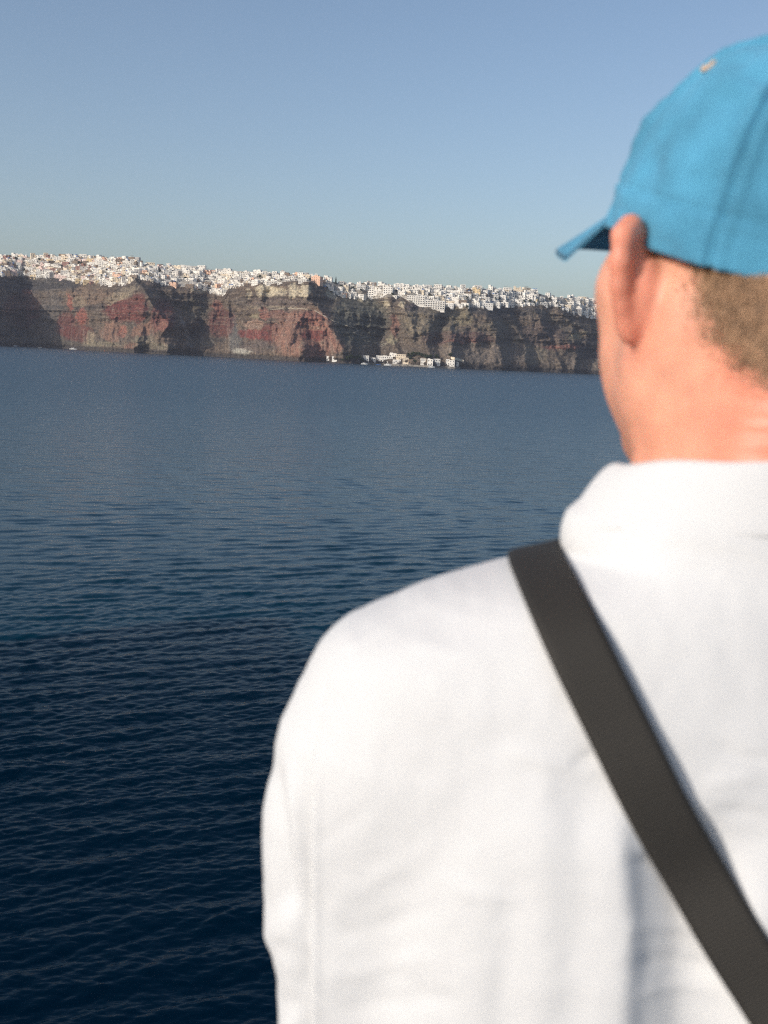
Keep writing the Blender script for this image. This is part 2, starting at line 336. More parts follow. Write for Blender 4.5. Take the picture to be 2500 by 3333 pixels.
    blob(832, 1028, 16, 9, (.25, .21, .13), .9); blob(826, 1055, 28, 16, (.29, .19, .14), .95); blob(830, 1088, 52, 18, (.2, .06, .05), .95); blob(880, 1085, 34, 34, M, .9); blob(840, 1125, 60, 20, (.13, .10, .085), .8)
    blob(1000, 1090, 110, 84, (.27, .145, .105), .9); blob(1015, 1035, 40, 22, (.25, .10, .075), .8); blob(985, 1052, 30, 10, (.17, .06, .05), .9, -.5); blob(1030, 1090, 48, 18, (.17, .055, .045), .95); blob(1050, 1060, 30, 12, (.30, .14, .10), .8, .6); blob(985, 1140, 12, 26, T, .6); blob(1020, 1140, 45, 24, (.26, .12, .09), .7); blob(1100, 1130, 22, 20, (.26, .14, .10), .9); blob(1080, 1095, 26, 30, (.26, .13, .10), .7)
    blob(1170, 1040, 95, 90, (.10, .105, .085), .85); blob(1285, 1060, 12, 38, (.24, .12, .09), .8); blob(1275, 1105, 18, 14, (.3, .26, .17), .8); blob(1262, 986, 12, 12, C, .8); blob(1310, 990, 9, 12, C, .8); blob(1190, 975, 30, 8, C, .5)
    blob(1360, 1005, 40, 16, (.10, .085, .095), .8); blob(1400, 1050, 90, 50, (.2, .175, .125), .6); blob(1360, 1055, 20, 40, T, .45, .3); blob(1430, 1100, 60, 22, (.15, .10, .085), .8); blob(1500, 1030, 40, 30, (.22, .19, .12), .7)
    blob(1530, 1100, 70, 18, (.14, .08, .07), .9); blob(1530, 1112, 80, 5, (.20, .09, .075), .8); blob(1620, 1060, 60, 20, (.2, .17, .12), .6); blob(1640, 1015, 110, 13, (.085, .078, .075), .85); blob(1600, 1150, 170, 32, (.215, .175, .14), .85)
    blob(1740, 1150, 40, 40, (.25, .21, .15), .7, .6); blob(1690, 1105, 26, 14, T, .5); blob(1770, 1090, 70, 40, (.13, .095, .08), .8); blob(1830, 1130, 60, 9, (.25, .11, .085), .85); blob(1880, 1092, 34, 10, (.36, .30, .18), .85, -.3); blob(1850, 1060, 40, 14, (.2, .17, .13), .8); blob(1790, 1030, 40, 16, (.24, .20, .15), .6, .5); blob(1930, 1140, 45, 40, (.075, .068, .068), .8); blob(1930, 1188, 80, 18, (.22, .18, .14), .8)
    strata = fbm(Xw / 70 + 2 * n1, Zw / 2.1, 3, 21.0); cl = sstep(.34, .5, q[:, 1]) * (q[:, 1] < 1.0)
    mix(cl * sstep(.12, .45, strata) * .34, (.235, .195, .15)); mix(cl * sstep(-.12, -.45, strata) * .42, (.065, .055, .052))
    tal = sstep(.5, .3, q[:, 1]); streak = fbm((Xw + .25 * Zw) / 3.2, Zw / 34, 3, 25.0); mix(tal * sstep(.15, .5, streak) * .4, (.24, .195, .155)); mix(tal * sstep(-.15, -.5, streak) * .45, (.075, .062, .056))
    spk = sstep(0.45, 0.75, fbm(Xw / 3.2, Zw / 3.0, 2, 15.0)); mix(spk * 0.35 * (q[:, 1] < 1), (.30, .26, .21))
    mix(sstep(0.35, 0.7, fbm(Xw / 4.0, Zw / 3.2, 3, 19.0)) * 0.5 * (q[:, 1] < 1), (.055, .06, .045))
    shore = (1 - sstep(4, 8, Zw)); mix(shore * .8, (.05, .047, .046))
    tw = sstep(1.0, 1.03, q[:, 1]); mix(tw * .9, (.44, .41, .355)); mix(tw * sstep(0.1, 0.6, n1) * .6, (.15, .12, .09)); mix(tw * sstep(.25, .6, n3) * .6, (.6, .57, .52))
    lum = col.mean(1, keepdims=True); col = (lum + (col - lum) * .95) * .90
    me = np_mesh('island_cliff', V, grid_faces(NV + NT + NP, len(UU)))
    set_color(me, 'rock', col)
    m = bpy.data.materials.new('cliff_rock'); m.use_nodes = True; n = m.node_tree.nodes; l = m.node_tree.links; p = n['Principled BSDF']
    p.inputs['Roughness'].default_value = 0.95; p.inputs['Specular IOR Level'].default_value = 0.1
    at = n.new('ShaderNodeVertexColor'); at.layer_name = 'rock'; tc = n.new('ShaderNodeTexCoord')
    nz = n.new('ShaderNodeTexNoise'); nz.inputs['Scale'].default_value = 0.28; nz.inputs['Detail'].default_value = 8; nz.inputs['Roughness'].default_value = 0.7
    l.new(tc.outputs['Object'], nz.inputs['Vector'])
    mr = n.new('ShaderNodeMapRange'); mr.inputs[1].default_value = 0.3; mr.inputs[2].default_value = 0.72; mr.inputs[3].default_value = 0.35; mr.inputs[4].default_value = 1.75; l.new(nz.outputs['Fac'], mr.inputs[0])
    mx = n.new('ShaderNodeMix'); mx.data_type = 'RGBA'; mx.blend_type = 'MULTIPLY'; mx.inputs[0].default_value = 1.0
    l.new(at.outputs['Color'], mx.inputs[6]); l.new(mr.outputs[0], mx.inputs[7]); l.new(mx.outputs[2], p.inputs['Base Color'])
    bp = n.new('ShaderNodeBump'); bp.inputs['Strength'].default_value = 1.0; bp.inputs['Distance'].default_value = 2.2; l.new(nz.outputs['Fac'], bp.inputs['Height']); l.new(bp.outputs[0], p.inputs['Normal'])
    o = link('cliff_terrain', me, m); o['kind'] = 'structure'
    return o, V
island, IV = build_island()
_tri = grid_faces(NV + NT + NP, len(UU))
LAND = BVHTree.FromPolygons([tuple(v) for v in IV.reshape(-1, 3)], [tuple(f) for f in _tri.tolist()])
def on_land(x, y):
    for k in range(14):                               # just under the skyline if the point lies above it
        d = px_dir(x, y + 1.5 * k); h = LAND.ray_cast(Vector(CAM), Vector(d).normalized(), 6000)
        if h[0] is not None: return np.array(h[0])
    return None
# ------------------------------------------------------------------ town on the rim, houses by the water, boats
PXM = 0.47                                            # metres per photo pixel at the cliff
WHITE = mat('whitewash', (.78, .745, .68), .9, .2, .18, .35); WHITE2 = mat('bright_whitewash', (.84, .805, .74), .9, .2, .12, .4)
CREAM = mat('cream_plaster', (.72, .62, .48), .9, .2, .10, .35); PEACH = mat('peach_plaster', (.72, .47, .34), .9, .2, .10, .3)
PINK = mat('pink_plaster', (.68, .53, .48), .9, .2, .10, .3); OCHRE = mat('ochre_plaster', (.66, .52, .32), .9, .2, .10, .3)
STONE = mat('brown_stone', (.22, .17, .13), .95, .1, .25, .6); GREY = mat('grey_plaster', (.42, .40, .38), .95, .1, .15, .5); RUST = mat('rust_plaster', (.30, .17, .14), .95, .1, .15, .5)
DARK = mat('dark_opening', (.035, .04, .05), .4, .5); BLUE = mat('blue_dome_paint', (.06, .16, .40), .6, .4, .08, .5); WOOD = mat('weathered_wood', (.20, .13, .08), .8, .2, .2, 2.0)
LEAF = mat('dark_leaves', (.035, .050, .022), .8, .2, .35, 1.2); CYP = mat('cypress_leaves', (.022, .034, .020), .8, .2, .3, 1.5); BARK = mat('bark', (.12, .09, .07), .9, .1, .2, 3)
SUNSHADE = mat('reed_shade', (.30, .24, .16), .9, .1, .2, 2)
COLOURS = [('white', WHITE), ('bright white', WHITE2), ('cream', CREAM), ('peach', PEACH), ('pink', PINK), ('ochre', OCHRE), ('brown stone', STONE), ('pale grey', GREY), ('rust red', RUST)]

def arched(mb, cx, y, z0, w, h, mi=1):                # recessed looking arched opening
    mb.box(cx - w / 2, cx + w / 2, y - .04, y + .2, z0, z0 + h * .72, mi)
    n = 6; v = [(cx + w / 2 * math.cos(math.pi * k / n), yy, z0 + h * .72 + h * .28 * math.sin(math.pi * k / n)) for yy in (y - .04, y + .2) for k in range(n + 1)]
    m = n + 1; mb.add(v, [tuple(range(m))] + [tuple(range(2 * m - 1, m - 1, -1))] + [(k, k + m, k + m + 1, k + 1) for k in range(n)], mi)
def body_mesh(kind, var, openings):
    """A house one unit wide, deep and high is never scaled oddly: built in metres for its own size class."""
    rnd = random.Random(var * 7 + len(kind)); mb = MB(); w = {'s': 4.6, 'm': 7.5, 'l': 13.0}[kind[0]]; st = int(kind[1]); h = 2.55 * st + .1; d = 6.5
    def shell(x0, x1, y0, y1, z1, roof):
        mb.box(x0, x1, y0, y1, -3.0, z1)
        if roof == 'flat':
            t = .28; q = z1 + .55; e = .012
            mb.box(x0 - e, x1 + e, y0 - e, y0 + t, z1 - .05, q); mb.box(x0 - e, x1 + e, y1 - t, y1 + e, z1 - .05, q); mb.box(x0 - e, x0 + t, y0 + t, y1 - t, z1 - .05, q); mb.box(x1 - t, x1 + e, y0 + t, y1 - t, z1 - .05, q)
        elif roof == 'vault':
            n = 8; r = (x1 - x0) / 2; c = (x0 + x1) / 2
            v = [(c - (r + .01) * math.cos(math.pi * k / n), yy, z1 + r * .62 * math.sin(math.pi * k / n)) for yy in (y0 - .012, y1 + .012) for k in range(n + 1)]; m = n + 1
            mb.add(v, [tuple(range(m))[::-1], tuple(range(m, 2 * m))] + [(k, k + 1, k + 1 + m, k + m) for k in range(n)])
    roof = ['flat', 'vault', 'flat', 'dome'][var % 4] if kind[0] == 's' else ['flat', 'step', 'flat', 'pair'][var % 4]
    if roof in ('flat', 'vault'): shell(-w / 2, w / 2, 0, d, h, roof)
    elif roof == 'dome':
        shell(-w / 2, w / 2, 0, d, h, 'flat'); r = w * .36
        mb.lathe([(r, h - .1), (r, h + .7), (r * .94, h + 1.1), (r * .75, h + 1.7), (r * .45, h + 2.1), (.02, h + 2.3)], 12, 0, d / 2, 2 if var % 8 == 3 else 0)
    elif roof == 'step':
        s = w * (.42 + .16 * rnd.random()); shell(-w / 2, -w / 2 + s, .9, d, h + 1.6, 'flat'); shell(-w / 2 + s, w / 2, 0, d - .3, h - .9 if st > 1 else h - .4, 'flat')
    else:
        shell(-w / 2, 0, 0, d, h - .5, 'vault'); shell(0, w / 2, .5, d + .3, h - .2, 'vault')
    spots = []
    n = max(2, int(w / 2.6))
    for f in range(st):
        for k in range(n):
            if rnd.random() < .16: continue
            cx = -w / 2 + w * (k + .5) / n + rnd.uniform(-.2, .2); dr = f == 0 and rnd.random() < .5
            spots.append((cx, f * 2.55 + (0.05 if dr else .75), 1.2 if dr else 1.15, 2.0 if dr else 1.35, rnd.random() < .35))
    yy = lambda cx: 0.0 if roof in ('flat', 'vault', 'dome') else ((.9 if cx < -w / 2 + s else 0) if roof == 'step' else (0 if cx < 0 else .5))
    spots = [q + (yy(q[0]),) for q in spots if abs(q[0]) + q[2] / 2 < w / 2 - .25 and (roof != 'step' or abs(q[0] + w / 2 - s) > .7) and (roof != 'pair' or abs(q[0]) > .7)]
    if openings:
        for cx, z, ww, hh, ar, y in spots:
            if ar: arched(mb, cx, y, z, ww, hh)
            else: mb.box(cx - ww / 2, cx + ww / 2, y - .04, y + .2, z, z + hh, 1)
        if rnd.random() < .35 and roof == 'flat':          # a shade of reeds on posts over the roof terrace
            x0 = rnd.uniform(-w / 2 + .4, 0); x1 = x0 + w * .4
            mb.box(x0, x1, 1.2, 4.2, h + 2.5, h + 2.62, 3)
            for px in (x0 + .1, x1 - .1):
                for py in (1.35, 4.05): mb.box(px - .06, px + .06, py - .06, py + .06, h - .1, h + 2.5, 3)
        if rnd.random() < .3: mb.box(w * .28, w * .28 + 1.1, d * .5, d * .5 + 1.1, h - .1, h + 1.4)    # chimney or water tank
    return mb, spots, (w, d, h, roof)
KINDS = {}
for kind in ('s1', 's2', 'm1', 'm2', 'm3', 'l2', 'l3'):
    for var in range(8):
        mb, spots, dim = body_mesh(kind, var, True); me = mb.mesh('house_' + dim[3]); me.materials.append(WHITE)
        for m in (DARK, BLUE, SUNSHADE): me.materials.append(m)
        KINDS[kind, var] = (me, dim)
ROOF = {'flat': 'flat-roofed', 'vault': 'vault-roofed', 'dome': 'domed', 'step': 'stepped', 'pair': 'twin-vaulted'}
SIZE = {'s': 'small', 'm': 'mid-sized', 'l': 'wide'}
def zone(x):
    for lim, t in ((110, 'above the shaded western cliff'), (215, 'above the dark scrub band'), (300, 'above the small red knob'), (385, 'above the red cliff triangle'), (480, 'by the windmill'), (575, 'right of the windmill'), (660, 'above the dark scree gully'), (735, 'around the deepest town tongue'), (825, 'left of the cream cliffs'),
                   (905, 'on the first cream cliff'), (1000, 'on the second cream cliff'), (1080, 'by the big peach building'), (1175, 'right of the lone cypress'), (1245, 'by the terraced hotel'), (1330, 'above the cliff path'), (1400, 'by the big white hotel'), (1470, 'right of the big white hotel'), (1560, 'above the harbour'), (1650, 'left of the ruined fort'), (1745, 'below the ruined fort'), (1850, 'right of the ruined fort')):
        if x < lim: return t
    return "beside the man's cheek"
rnd = random.Random(77)
def town_density(x, t):                                # t 0 = rim edge, 1 = skyline
    d = .95
    for x0, x1, t0, t1, k in ((495, 560, .3, .75, .45), (560, 600, 0, .3, .2), (820, 1000, 0, .2, .15), (1030, 1165, .15, .8, .42), (1085, 1120, .6, 1.1, .3), (1165, 1240, 0, .12, .2), (1225, 1330, 0, .4, .35), (1510, 1530, 0, .75, .1), (1575, 1660, .2, .75, .55), (1745, 1840, .3, 1.1, .22), (1720, 1770, 0, .5, .5), (60, 100, .3, .8, .7), (1330, 1350, .3, .7, .4)):
        if x0 <= x < x1 and t0 <= t < t1: d = k
    return d
cands = []
x = -6.0
for row in range(15):
    x = -8.0 + rnd.uniform(0, 8)
    while x < 2460:
        xo = min(x, 1990.0); off = .048 * (x - xo); yb, ys = float(base_y(xo)) + off, float(sky_y(xo)) + off; strip = yb - ys; nrow = max(3, int(round(strip / 5.6)))
        kind = rnd.choices(('s1', 's2', 'm1', 'm2', 'm3', 'l2', 'l3'), (5, 1.6, 4.5, 2.2, .35, 2.6, .3))[0]; var = rnd.randrange(8)
        w = KINDS[kind, var][1][0] / PXM
        if row < nrow:
            t = (row + rnd.uniform(-.25, .35)) / (nrow - 1 + 1e-6); y = yb - 1.0 - t * (strip + 1.0)
            if rnd.random() < town_density(x, t): cands.append((x + w / 2, y, min(max(t, 0), 1), kind, var))
        x += w * rnd.uniform(.62, 1.0) + (rnd.uniform(2, 12) if rnd.random() < .12 else 0)
# the town's own landmarks keep their ground free
MARKS = [(1027, 921, 24, 16), (1093, 924, 12, 14), (1168, 929, 12, 8), (1200, 966, 26, 26), (1262, 956, 20, 18), (1352, 990, 34, 18), (1412, 1004, 40, 20), (1684, 945, 18, 10), (81, 840, 14, 10), (461, 866, 12, 12)]
cands = [c for c in cands if not any(abs(c[0] - mx) < mw and abs(c[1] - my) < mh for mx, my, mw, mh in MARKS)]
def pick_colour(x, y, t):
    r = rnd.random()
    if x < 330: tab = ((.50, 0), (.66, 2), (.74, 4), (.79, 7), (.87, 6), (.93, 8), (.97, 5), (1, 1))
    elif x < 520: tab = ((.55, 0), (.66, 1), (.78, 2), (.84, 3), (.91, 6), (.96, 7), (1, 4))
    elif x < 1240: tab = ((.60, 0), (.72, 1), (.82, 2), (.90, 6), (.97, 7), (1, 3))
    else: tab = ((.60, 0), (.86, 1), (.93, 2), (.95, 6), (.98, 7), (1, 5))
    for lim, k in tab:
        if r < lim: return k
houses = []
for x, y, t, kind, var in cands:
    p = on_land(x, y)
    if p is None or p[1] > 3000: continue
    me, dim = KINDS[kind, var]
    houses.append(dict(x=x, y=y, t=t, kind=kind, var=var, p=p, size=dim[0] * dim[2] * (1.15 if t < .5 else 1.0), col=pick_colour(x, y, t), rot=math.atan2(-p[0], p[1]) * -1 * 0 + rnd.gauss(-.12, .30)))
houses.sort(key=lambda h: -h['size'] * (h['x'] < 1985))
single, rest = houses[:262], houses[262:]
def tier(t): return 'at the rim edge' if t < .25 else ('low on the slope' if t < .5 else ('high on the slope' if t < .8 else 'on the skyline'))
bykey = {}
for h in single:
    h['zone'] = zone(h['x'])
    key = (COLOURS[h['col']][0], h['kind'], KINDS[h['kind'], h['var']][1][3], tier(h['t']), h['zone']); bykey.setdefault(key, []).append(h)
ORD = ['leftmost', 'second from left', 'third from left', 'fourth from left', 'fifth from left', 'sixth from left', 'seventh from left']
STO = {'1': 'one-storey', '2': 'two-storey', '3': 'three-storey'}
for key, hs in bykey.items():
    hs.sort(key=lambda h: h['x'])
    for k, h in enumerate(hs):
        c, kind, roof, ti, zn = key
        lab = f"{c} {SIZE[kind[0]]} {STO[kind[1]]} {ROOF[roof]} house {ti} {zn}"
        h['label'] = lab + (f", {ORD[min(k, 6)]}" if len(hs) > 1 else '')
def set_house(o, h):
    o.location = tuple(h['p'] + np.array((0, 0, -.25))); o.rotation_euler = (0, 0, h['rot']); return o
for h in single:
    me, dim = KINDS[h['kind'], h['var']]
    o = set_house(link('house', me), h)
    if h['col']: o.material_slots[0].link = 'OBJECT'; o.material_slots[0].material = COLOURS[h['col']][1]
    words_ = h['label'].split()
    for drop in ('mid-sized', 'one-storey', 'flat-roofed', 'dark', 'big', 'two-storey', 'wide'):
        if len(h['label'].split()) > 16: h['label'] = ' '.join(w for w in h['label'].split() if w != drop)
    tag(o, h['label'], 'house', 'houses of the clifftop town')
# all the smaller houses behind and between them
VV, FF, MM = [], [], []; nb = 0
_mi = [WHITE, DARK, BLUE, SUNSHADE] + [c[1] for c in COLOURS[1:]]
for h in rest:
    me, dim = KINDS[h['kind'], h['var']]; R = Matrix.Rotation(h['rot'], 3, 'Z'); T = Vector(h['p'] + np.array((0, 0, -.25)))
    VV += [tuple(R @ v.co + T) for v in me.vertices]
    for f in me.polygons: FF.append(tuple(nb + i for i in f.vertices)); MM.append((3 + h['col'] if h['col'] else 0) if f.material_index == 0 else f.material_index)
    nb += len(me.vertices)
me = bpy.data.meshes.new('far_town_houses'); me.from_pydata(VV, [], FF); me.update(); me.polygons.foreach_set('material_index', np.array(MM, np.int32))
tag(link('far_town_houses', me, _mi), 'hundreds of smaller white cubic houses packed behind and between the larger ones', 'houses', kind='stuff')

# ---- landmarks
def thing(name, loc, label, cat, group=None, rot=0.0):
    o = bpy.data.objects.new(name, None); COL.objects.link(o); o.location = tuple(map(float, loc)); o.rotation_euler = (0, 0, rot); o.empty_display_size = .5
    return tag(o, label, cat, group)
def block_building(name, x, y, w, d, floors, m, label, cat='building', rot=0.0, fh=3.1, nwin=None, setback=0.0, balcony=False, group=None, win=(1.1, 1.5), extra=None):
    p = on_land(x, y)
    r = thing(name, p + np.array((0, 0, -.3)), label, cat, group, rot)
    mb = MB()
    for f in range(floors):
        y0 = f * setback; mb.box(-w / 2 + .003 * f, w / 2 - .003 * f, y0, d + y0 * .3 + .004 * f, (f * fh if f else -4.0), (f + 1) * fh)
    top = floors * fh; y0 = (floors - 1) * setback; t = .3
    mb.box(-w / 2 - .01, w / 2 + .01, y0 - .01, y0 + t, top - .04, top + .7); mb.box(-w / 2 - .01, -w / 2 + t, y0 + t, d, top - .04, top + .7); mb.box(w / 2 - t, w / 2 + .01, y0 + t, d, top - .04, top + .7)
    mb.build('wall', m, r)
    n = nwin or max(2, int(w / 3))
    for f in range(floors):
        y0 = f * setback
        for k in range(n):
            cx = -w / 2 + w * (k + .5) / n; q = MB()
            hh = win[1] + (.7 if balcony else 0); q.box(cx - win[0] / 2, cx + win[0] / 2, y0 - .05, y0 + .2, f * fh + (.25 if balcony else .9), f * fh + (.25 if balcony else .9) + hh); q.build('window', DARK, r)
        if balcony:
            q = MB(); q.box(-w / 2 - .05, w / 2 + .05, y0 - 1.25, y0 - .01, f * fh - .12, f * fh + .1); q.box(-w / 2 - .05, w / 2 + .05, y0 - 1.25, y0 - 1.1, f * fh + .1, f * fh + 1.0); q.build('balcony', m, r)
    if extra: extra(r, top, w, d)
    return r
def stair_house(r, top, w, d):
    q = MB(); q.box(-w * .3, w * .1, d * .4, d * .8, top - .05, top + 2.4); q.build('roof_hut', PEACH, r)
block_building('apartment_building', 1027, 921, 15, 9, 3, PEACH, 'big peach coloured building alone on the skyline left of the cypress', rot=-.45, nwin=4, extra=stair_house)
block_building('terraced_hotel', 1199, 967, 15, 8, 6, WHITE2, 'white terraced hotel stepping up the slope in long balcony rows', 'hotel', rot=-.1, fh=2.9, setback=1.7, balcony=True, nwin=4, win=(2.2, 1.4))
block_building('apartment_building', 1262, 956, 14, 9, 3, WHITE2, 'white building with rows of square dark windows right of the terraced hotel', rot=-.2, nwin=4, win=(1.5, 1.6))
block_building('cliff_hotel', 1352, 990, 27, 9, 4, WHITE2, 'broad four-storey white hotel on the rim, the left of two', 'hotel', rot=-.12, nwin=8, setback=.9, balcony=True, win=(2.2, 1.5))
block_building('cliff_hotel', 1411, 1006, 33, 9, 4, WHITE2, 'broad white hotel hanging lowest over the rim, the right of two', 'hotel', rot=-.05, nwin=9, setback=.7, balcony=True, win=(2.4, 1.5))
block_building('long_terrace', 1580, 1000, 24, 8, 2, WHITE2, 'long low white terrace on the rim right of the dark notch', 'terrace', rot=.1, nwin=6)
block_building('long_terrace', 870, 922, 22, 8, 2, WHITE2, 'bright long white terrace standing right on the first cream cliff', 'terrace', rot=-.3, nwin=5)
block_building('long_terrace', 1478, 960, 26, 8, 2, WHITE2, 'long white two-storey terrace below the skyline above the harbour', 'terrace', rot=0, nwin=6)
# domed churches, windmill, ruined fort
def church(x, y, s, label, wallm, domem, rot):
    r = thing('church', on_land(x, y) + np.array((0, 0, -.3)), label, 'church', None, rot)
    q = MB(); q.box(-3.2 * s, 3.2 * s, 0, 8 * s, -3, 3.6 * s); q.box(-3.2 * s, -1.4 * s, -.3, 1.2 * s, 3.5 * s, 5.6 * s); q.build('nave', wallm, r)
    q = MB(); R = 2.3 * s; q.lathe([(R, 3.5 * s), (R, 4.6 * s), (R * 1.06, 4.65 * s)] + [(R * 1.03 * math.cos(a), 4.7 * s + R * math.sin(a)) for a in np.linspace(.05, 1.5, 7)], 18, .5 * s, 4 * s); q.build('dome', domem, r, True)
    q = MB(); q.box(.5 * s - .12, .5 * s + .12, 4 * s - .1, 4 * s + .1, 6.9 * s, 8.4 * s); q.box(.5 * s - .5, .5 * s + .5, 4 * s - .08, 4 * s + .08, 7.6 * s, 7.85 * s); q.build('cross', WHITE, r)
    q = MB(); arched(q, .6 * s, 0, 0, 1.3 * s, 2.4 * s, 0); q.build('door', DARK, r)
church(81, 841, 1.0, 'pinkish church with a white dome on the skyline at far left', PINK, WHITE2, -.2)
church(1168, 929, .95, 'small white domed church on the skyline between cypress and terraced hotel', WHITE2, WHITE2, -.3)
church(1415, 946, .8, 'small white domed church on the skyline above the big white hotels', WHITE2, WHITE2, .1)
church(1498, 948, .8, 'small white domed church on the skyline above the harbour', WHITE2, WHITE2, -.2)
r = thing('windmill', on_land(461, 866) + np.array((0, 0, -.3)), 'white round windmill with dark conical cap on the skyline', 'windmill', None, .3)
q = MB(); q.lathe([(3.1, -2), (2.9, 3), (2.6, 6.2), (2.75, 6.3), (2.75, 6.6), (0.02, 6.6)], 18); q.build('tower', WHITE2, r)
q = MB(); q.lathe([(2.9, 6.55), (1.5, 8.2), (.02, 9.2)], 18); q.build('roof', STONE, r)
q = MB()
for k in range(6): q.tube([(0, -3.2, 6.3), (4.2 * math.cos(k * math.pi / 3), -3.25, 6.3 + 4.2 * math.sin(k * math.pi / 3))], .09, 5)
q.tube([(0, -2.6, 6.3), (0, -3.4, 6.3)], .2, 6); q.build('sail_frame', WOOD, r)
r = thing('ruined_fort', on_land(1684, 945) + np.array((0, 0, -.5)), 'ruined stone fort tower standing highest on the right skyline', 'fort')
q = MB(); q.box(-8, 8.5, 0, 9, -4, 2.5); q.add([(-6, 1, 2.4), (-2.5, 1, 2.4), (-2.5, 5, 2.4), (-6, 5, 2.4), (-6, 1, 7.6), (-4.4, 1, 8.6), (-2.5, 1, 6.2), (-2.5, 5, 6.0), (-6, 5, 7.0)], [(0, 1, 6, 5, 4), (1, 2, 7, 6), (2, 3, 8, 7), (3, 0, 4, 8), (4, 5, 8), (5, 6, 7, 8)]); q.build('wall', CREAM, r)
q = MB(); q.box(-2.4, 5.8, 1.5, 7, 2.4, 5.6); q.box(3.6, 5.7, 1.4, 4, 5.5, 7.4); q.build('keep', CREAM, r)
for cx in (-.6, 2.2):
    q = MB(); q.box(cx - .5, cx + .5, 1.42, 1.7, 3.2, 4.5); q.build('window', DARK, r)

# ---- trees
def leaf_crown(rx, ry, rz, n, seed, cone=False):
    g = np.random.default_rng(seed); c = g.normal(size=(9, 3)); c /= np.linalg.norm(c, axis=1)[:, None]; c = c * .62 * np.array((rx, ry, rz))
    k = g.integers(0, 9, n); p = c[k] + g.normal(size=(n, 3)) * .27 * np.array((rx, ry, rz))
    if cone:
        h = g.random(n) ** 1.25; a = g.random(n) * 6.283; q = (1 - h) ** .8 * (.55 + .45 * g.random(n)) * np.where(h < .06, .6, 1); p = np.stack([rx * q * np.cos(a), ry * q * np.sin(a), rz * (2 * h - 1)], -1)
    u = g.normal(size=(n, 3)); u /= np.linalg.norm(u, axis=1)[:, None]; w = np.cross(u, g.normal(size=(n, 3))); w /= np.linalg.norm(w, axis=1)[:, None]
    s = (.16 + .16 * g.random(n))[:, None] * min(rx, 3.0) * (.9 if not cone else 1.1)
    V = np.stack([p - u * s, p + w * s * .6, p + u * s, p - w * s * .6], 1).reshape(-1, 3)
    return V, np.arange(n * 4).reshape(-1, 4)
CROWNS = [np_mesh('crown', *leaf_crown(2.3, 2.3, 1.8, 260, k), False) for k in range(4)]; CYPRESS = np_mesh('crown', *leaf_crown(1.7, 1.7, 4.6, 420, 9, True), False); BIG = [np_mesh('crown', *leaf_crown(4.4, 3.8, 3.2, 520, 20 + k), False) for k in range(3)]
for me in CROWNS + BIG: me.materials.append(LEAF)
CYPRESS.materials.append(CYP)
def trunk_mesh(h, r):
    q = MB(); q.tube([(0, 0, -1), (.05, 0, h * .5), (-.1, .1, h)], [r, r * .8, r * .5], 7); q.tube([(.05, 0, h * .5), (h * .25, .1, h * .95)], [r * .5, r * .25], 5); q.tube([(.05, 0, h * .55), (-h * .22, -.1, h)], [r * .45, r * .2], 5)
    me = q.mesh('trunk', True); me.materials.append(BARK); return me
TR1, TR2, TR3 = trunk_mesh(1.6, .22), trunk_mesh(3.2, .4), trunk_mesh(2.0, .25)
def tree(x, y, crown, trunk, zc, label, group, s=1.0):
    p = on_land(x, y)
    if p is None: return
    r = thing('tree', p, label, 'tree', group, rnd.uniform(0, 6)); r.scale = (s, s, s * rnd.uniform(.85, 1.15))
    o = bpy.data.objects.new('trunk', trunk); COL.objects.link(o); o.parent = r
    o = bpy.data.objects.new('crown', crown); COL.objects.link(o); o.parent = r; o.location = (0, 0, zc)
tree(1093, 925, CYPRESS, TR3, 5.2, 'lone tall dark cypress on the skyline', None)
bushy = [(10, 850), (52, 842), (78, 880), (128, 846), (200, 868), (262, 858), (330, 900), (348, 880), (392, 858), (520, 884), (535, 900), (560, 890), (602, 905), (690, 905), (707, 895), (722, 912), (845, 905), (915, 912), (1008, 912), (1046, 925), (1062, 940), (1078, 952), (1110, 935), (1128, 955),
         (1148, 940), (1175, 945), (1277, 962), (1290, 950), (1340, 968), (1400, 962), (1425, 958), (1515, 985), (1520, 970), (1520, 1000), (1618, 955), (1622, 962), (1612, 975), (1625, 975), (1632, 968), (1660, 940), (1705, 985), (1725, 982), (1740, 988), (1790, 975), (1800, 966), (1812, 990), (1822, 1005), (1860, 995), (1915, 978), (1930, 1015)]
seen = {}
for k, (x, y) in enumerate(bushy):
    seen.setdefault(zone(x), []).append((x, y))
for zn, q in seen.items():
    q.sort()
    for k, (x, y) in enumerate(q):
        tree(x, y + 2, CROWNS[(k + int(x)) % 4], TR1, 2.6, f"dark green bushy tree among town houses {zn}" + (f", {ORD[k]}" if len(q) > 1 else ''), 'trees among the town houses', rnd.uniform(.75, 1.15))
har = [(1335, 1170), (1346, 1160), (1360, 1156), (1372, 1160), (1352, 1178), (1388, 1166), (1402, 1164), (1330, 1158), (1130, 1172), (1142, 1168), (1155, 1170), (1168, 1168), (1178, 1174), (1118, 1174), (1466, 1158), (1420, 1166)]
har.sort()
for k, (x, y) in enumerate(har):
    where = 'left of the harbour houses' if x < 1200 else ('behind the harbour houses' if x < 1440 else 'above the harbour ramp')
    same = [q for q in har if (q[0] < 1200) == (x < 1200) and (q[0] < 1440) == (x < 1440)]
    i = same.index((x, y)); ORD2 = ORD + ['eighth from left', 'ninth from left', 'tenth from left', 'last on the right']
    tree(x, y + 3, BIG[k % 3], TR2, 4.6, f"dark spreading tree at the cliff foot {where}" + (f", {ORD2[i]}" if len(same) > 1 else ''), 'trees by the harbour', rnd.uniform(.65, .95))

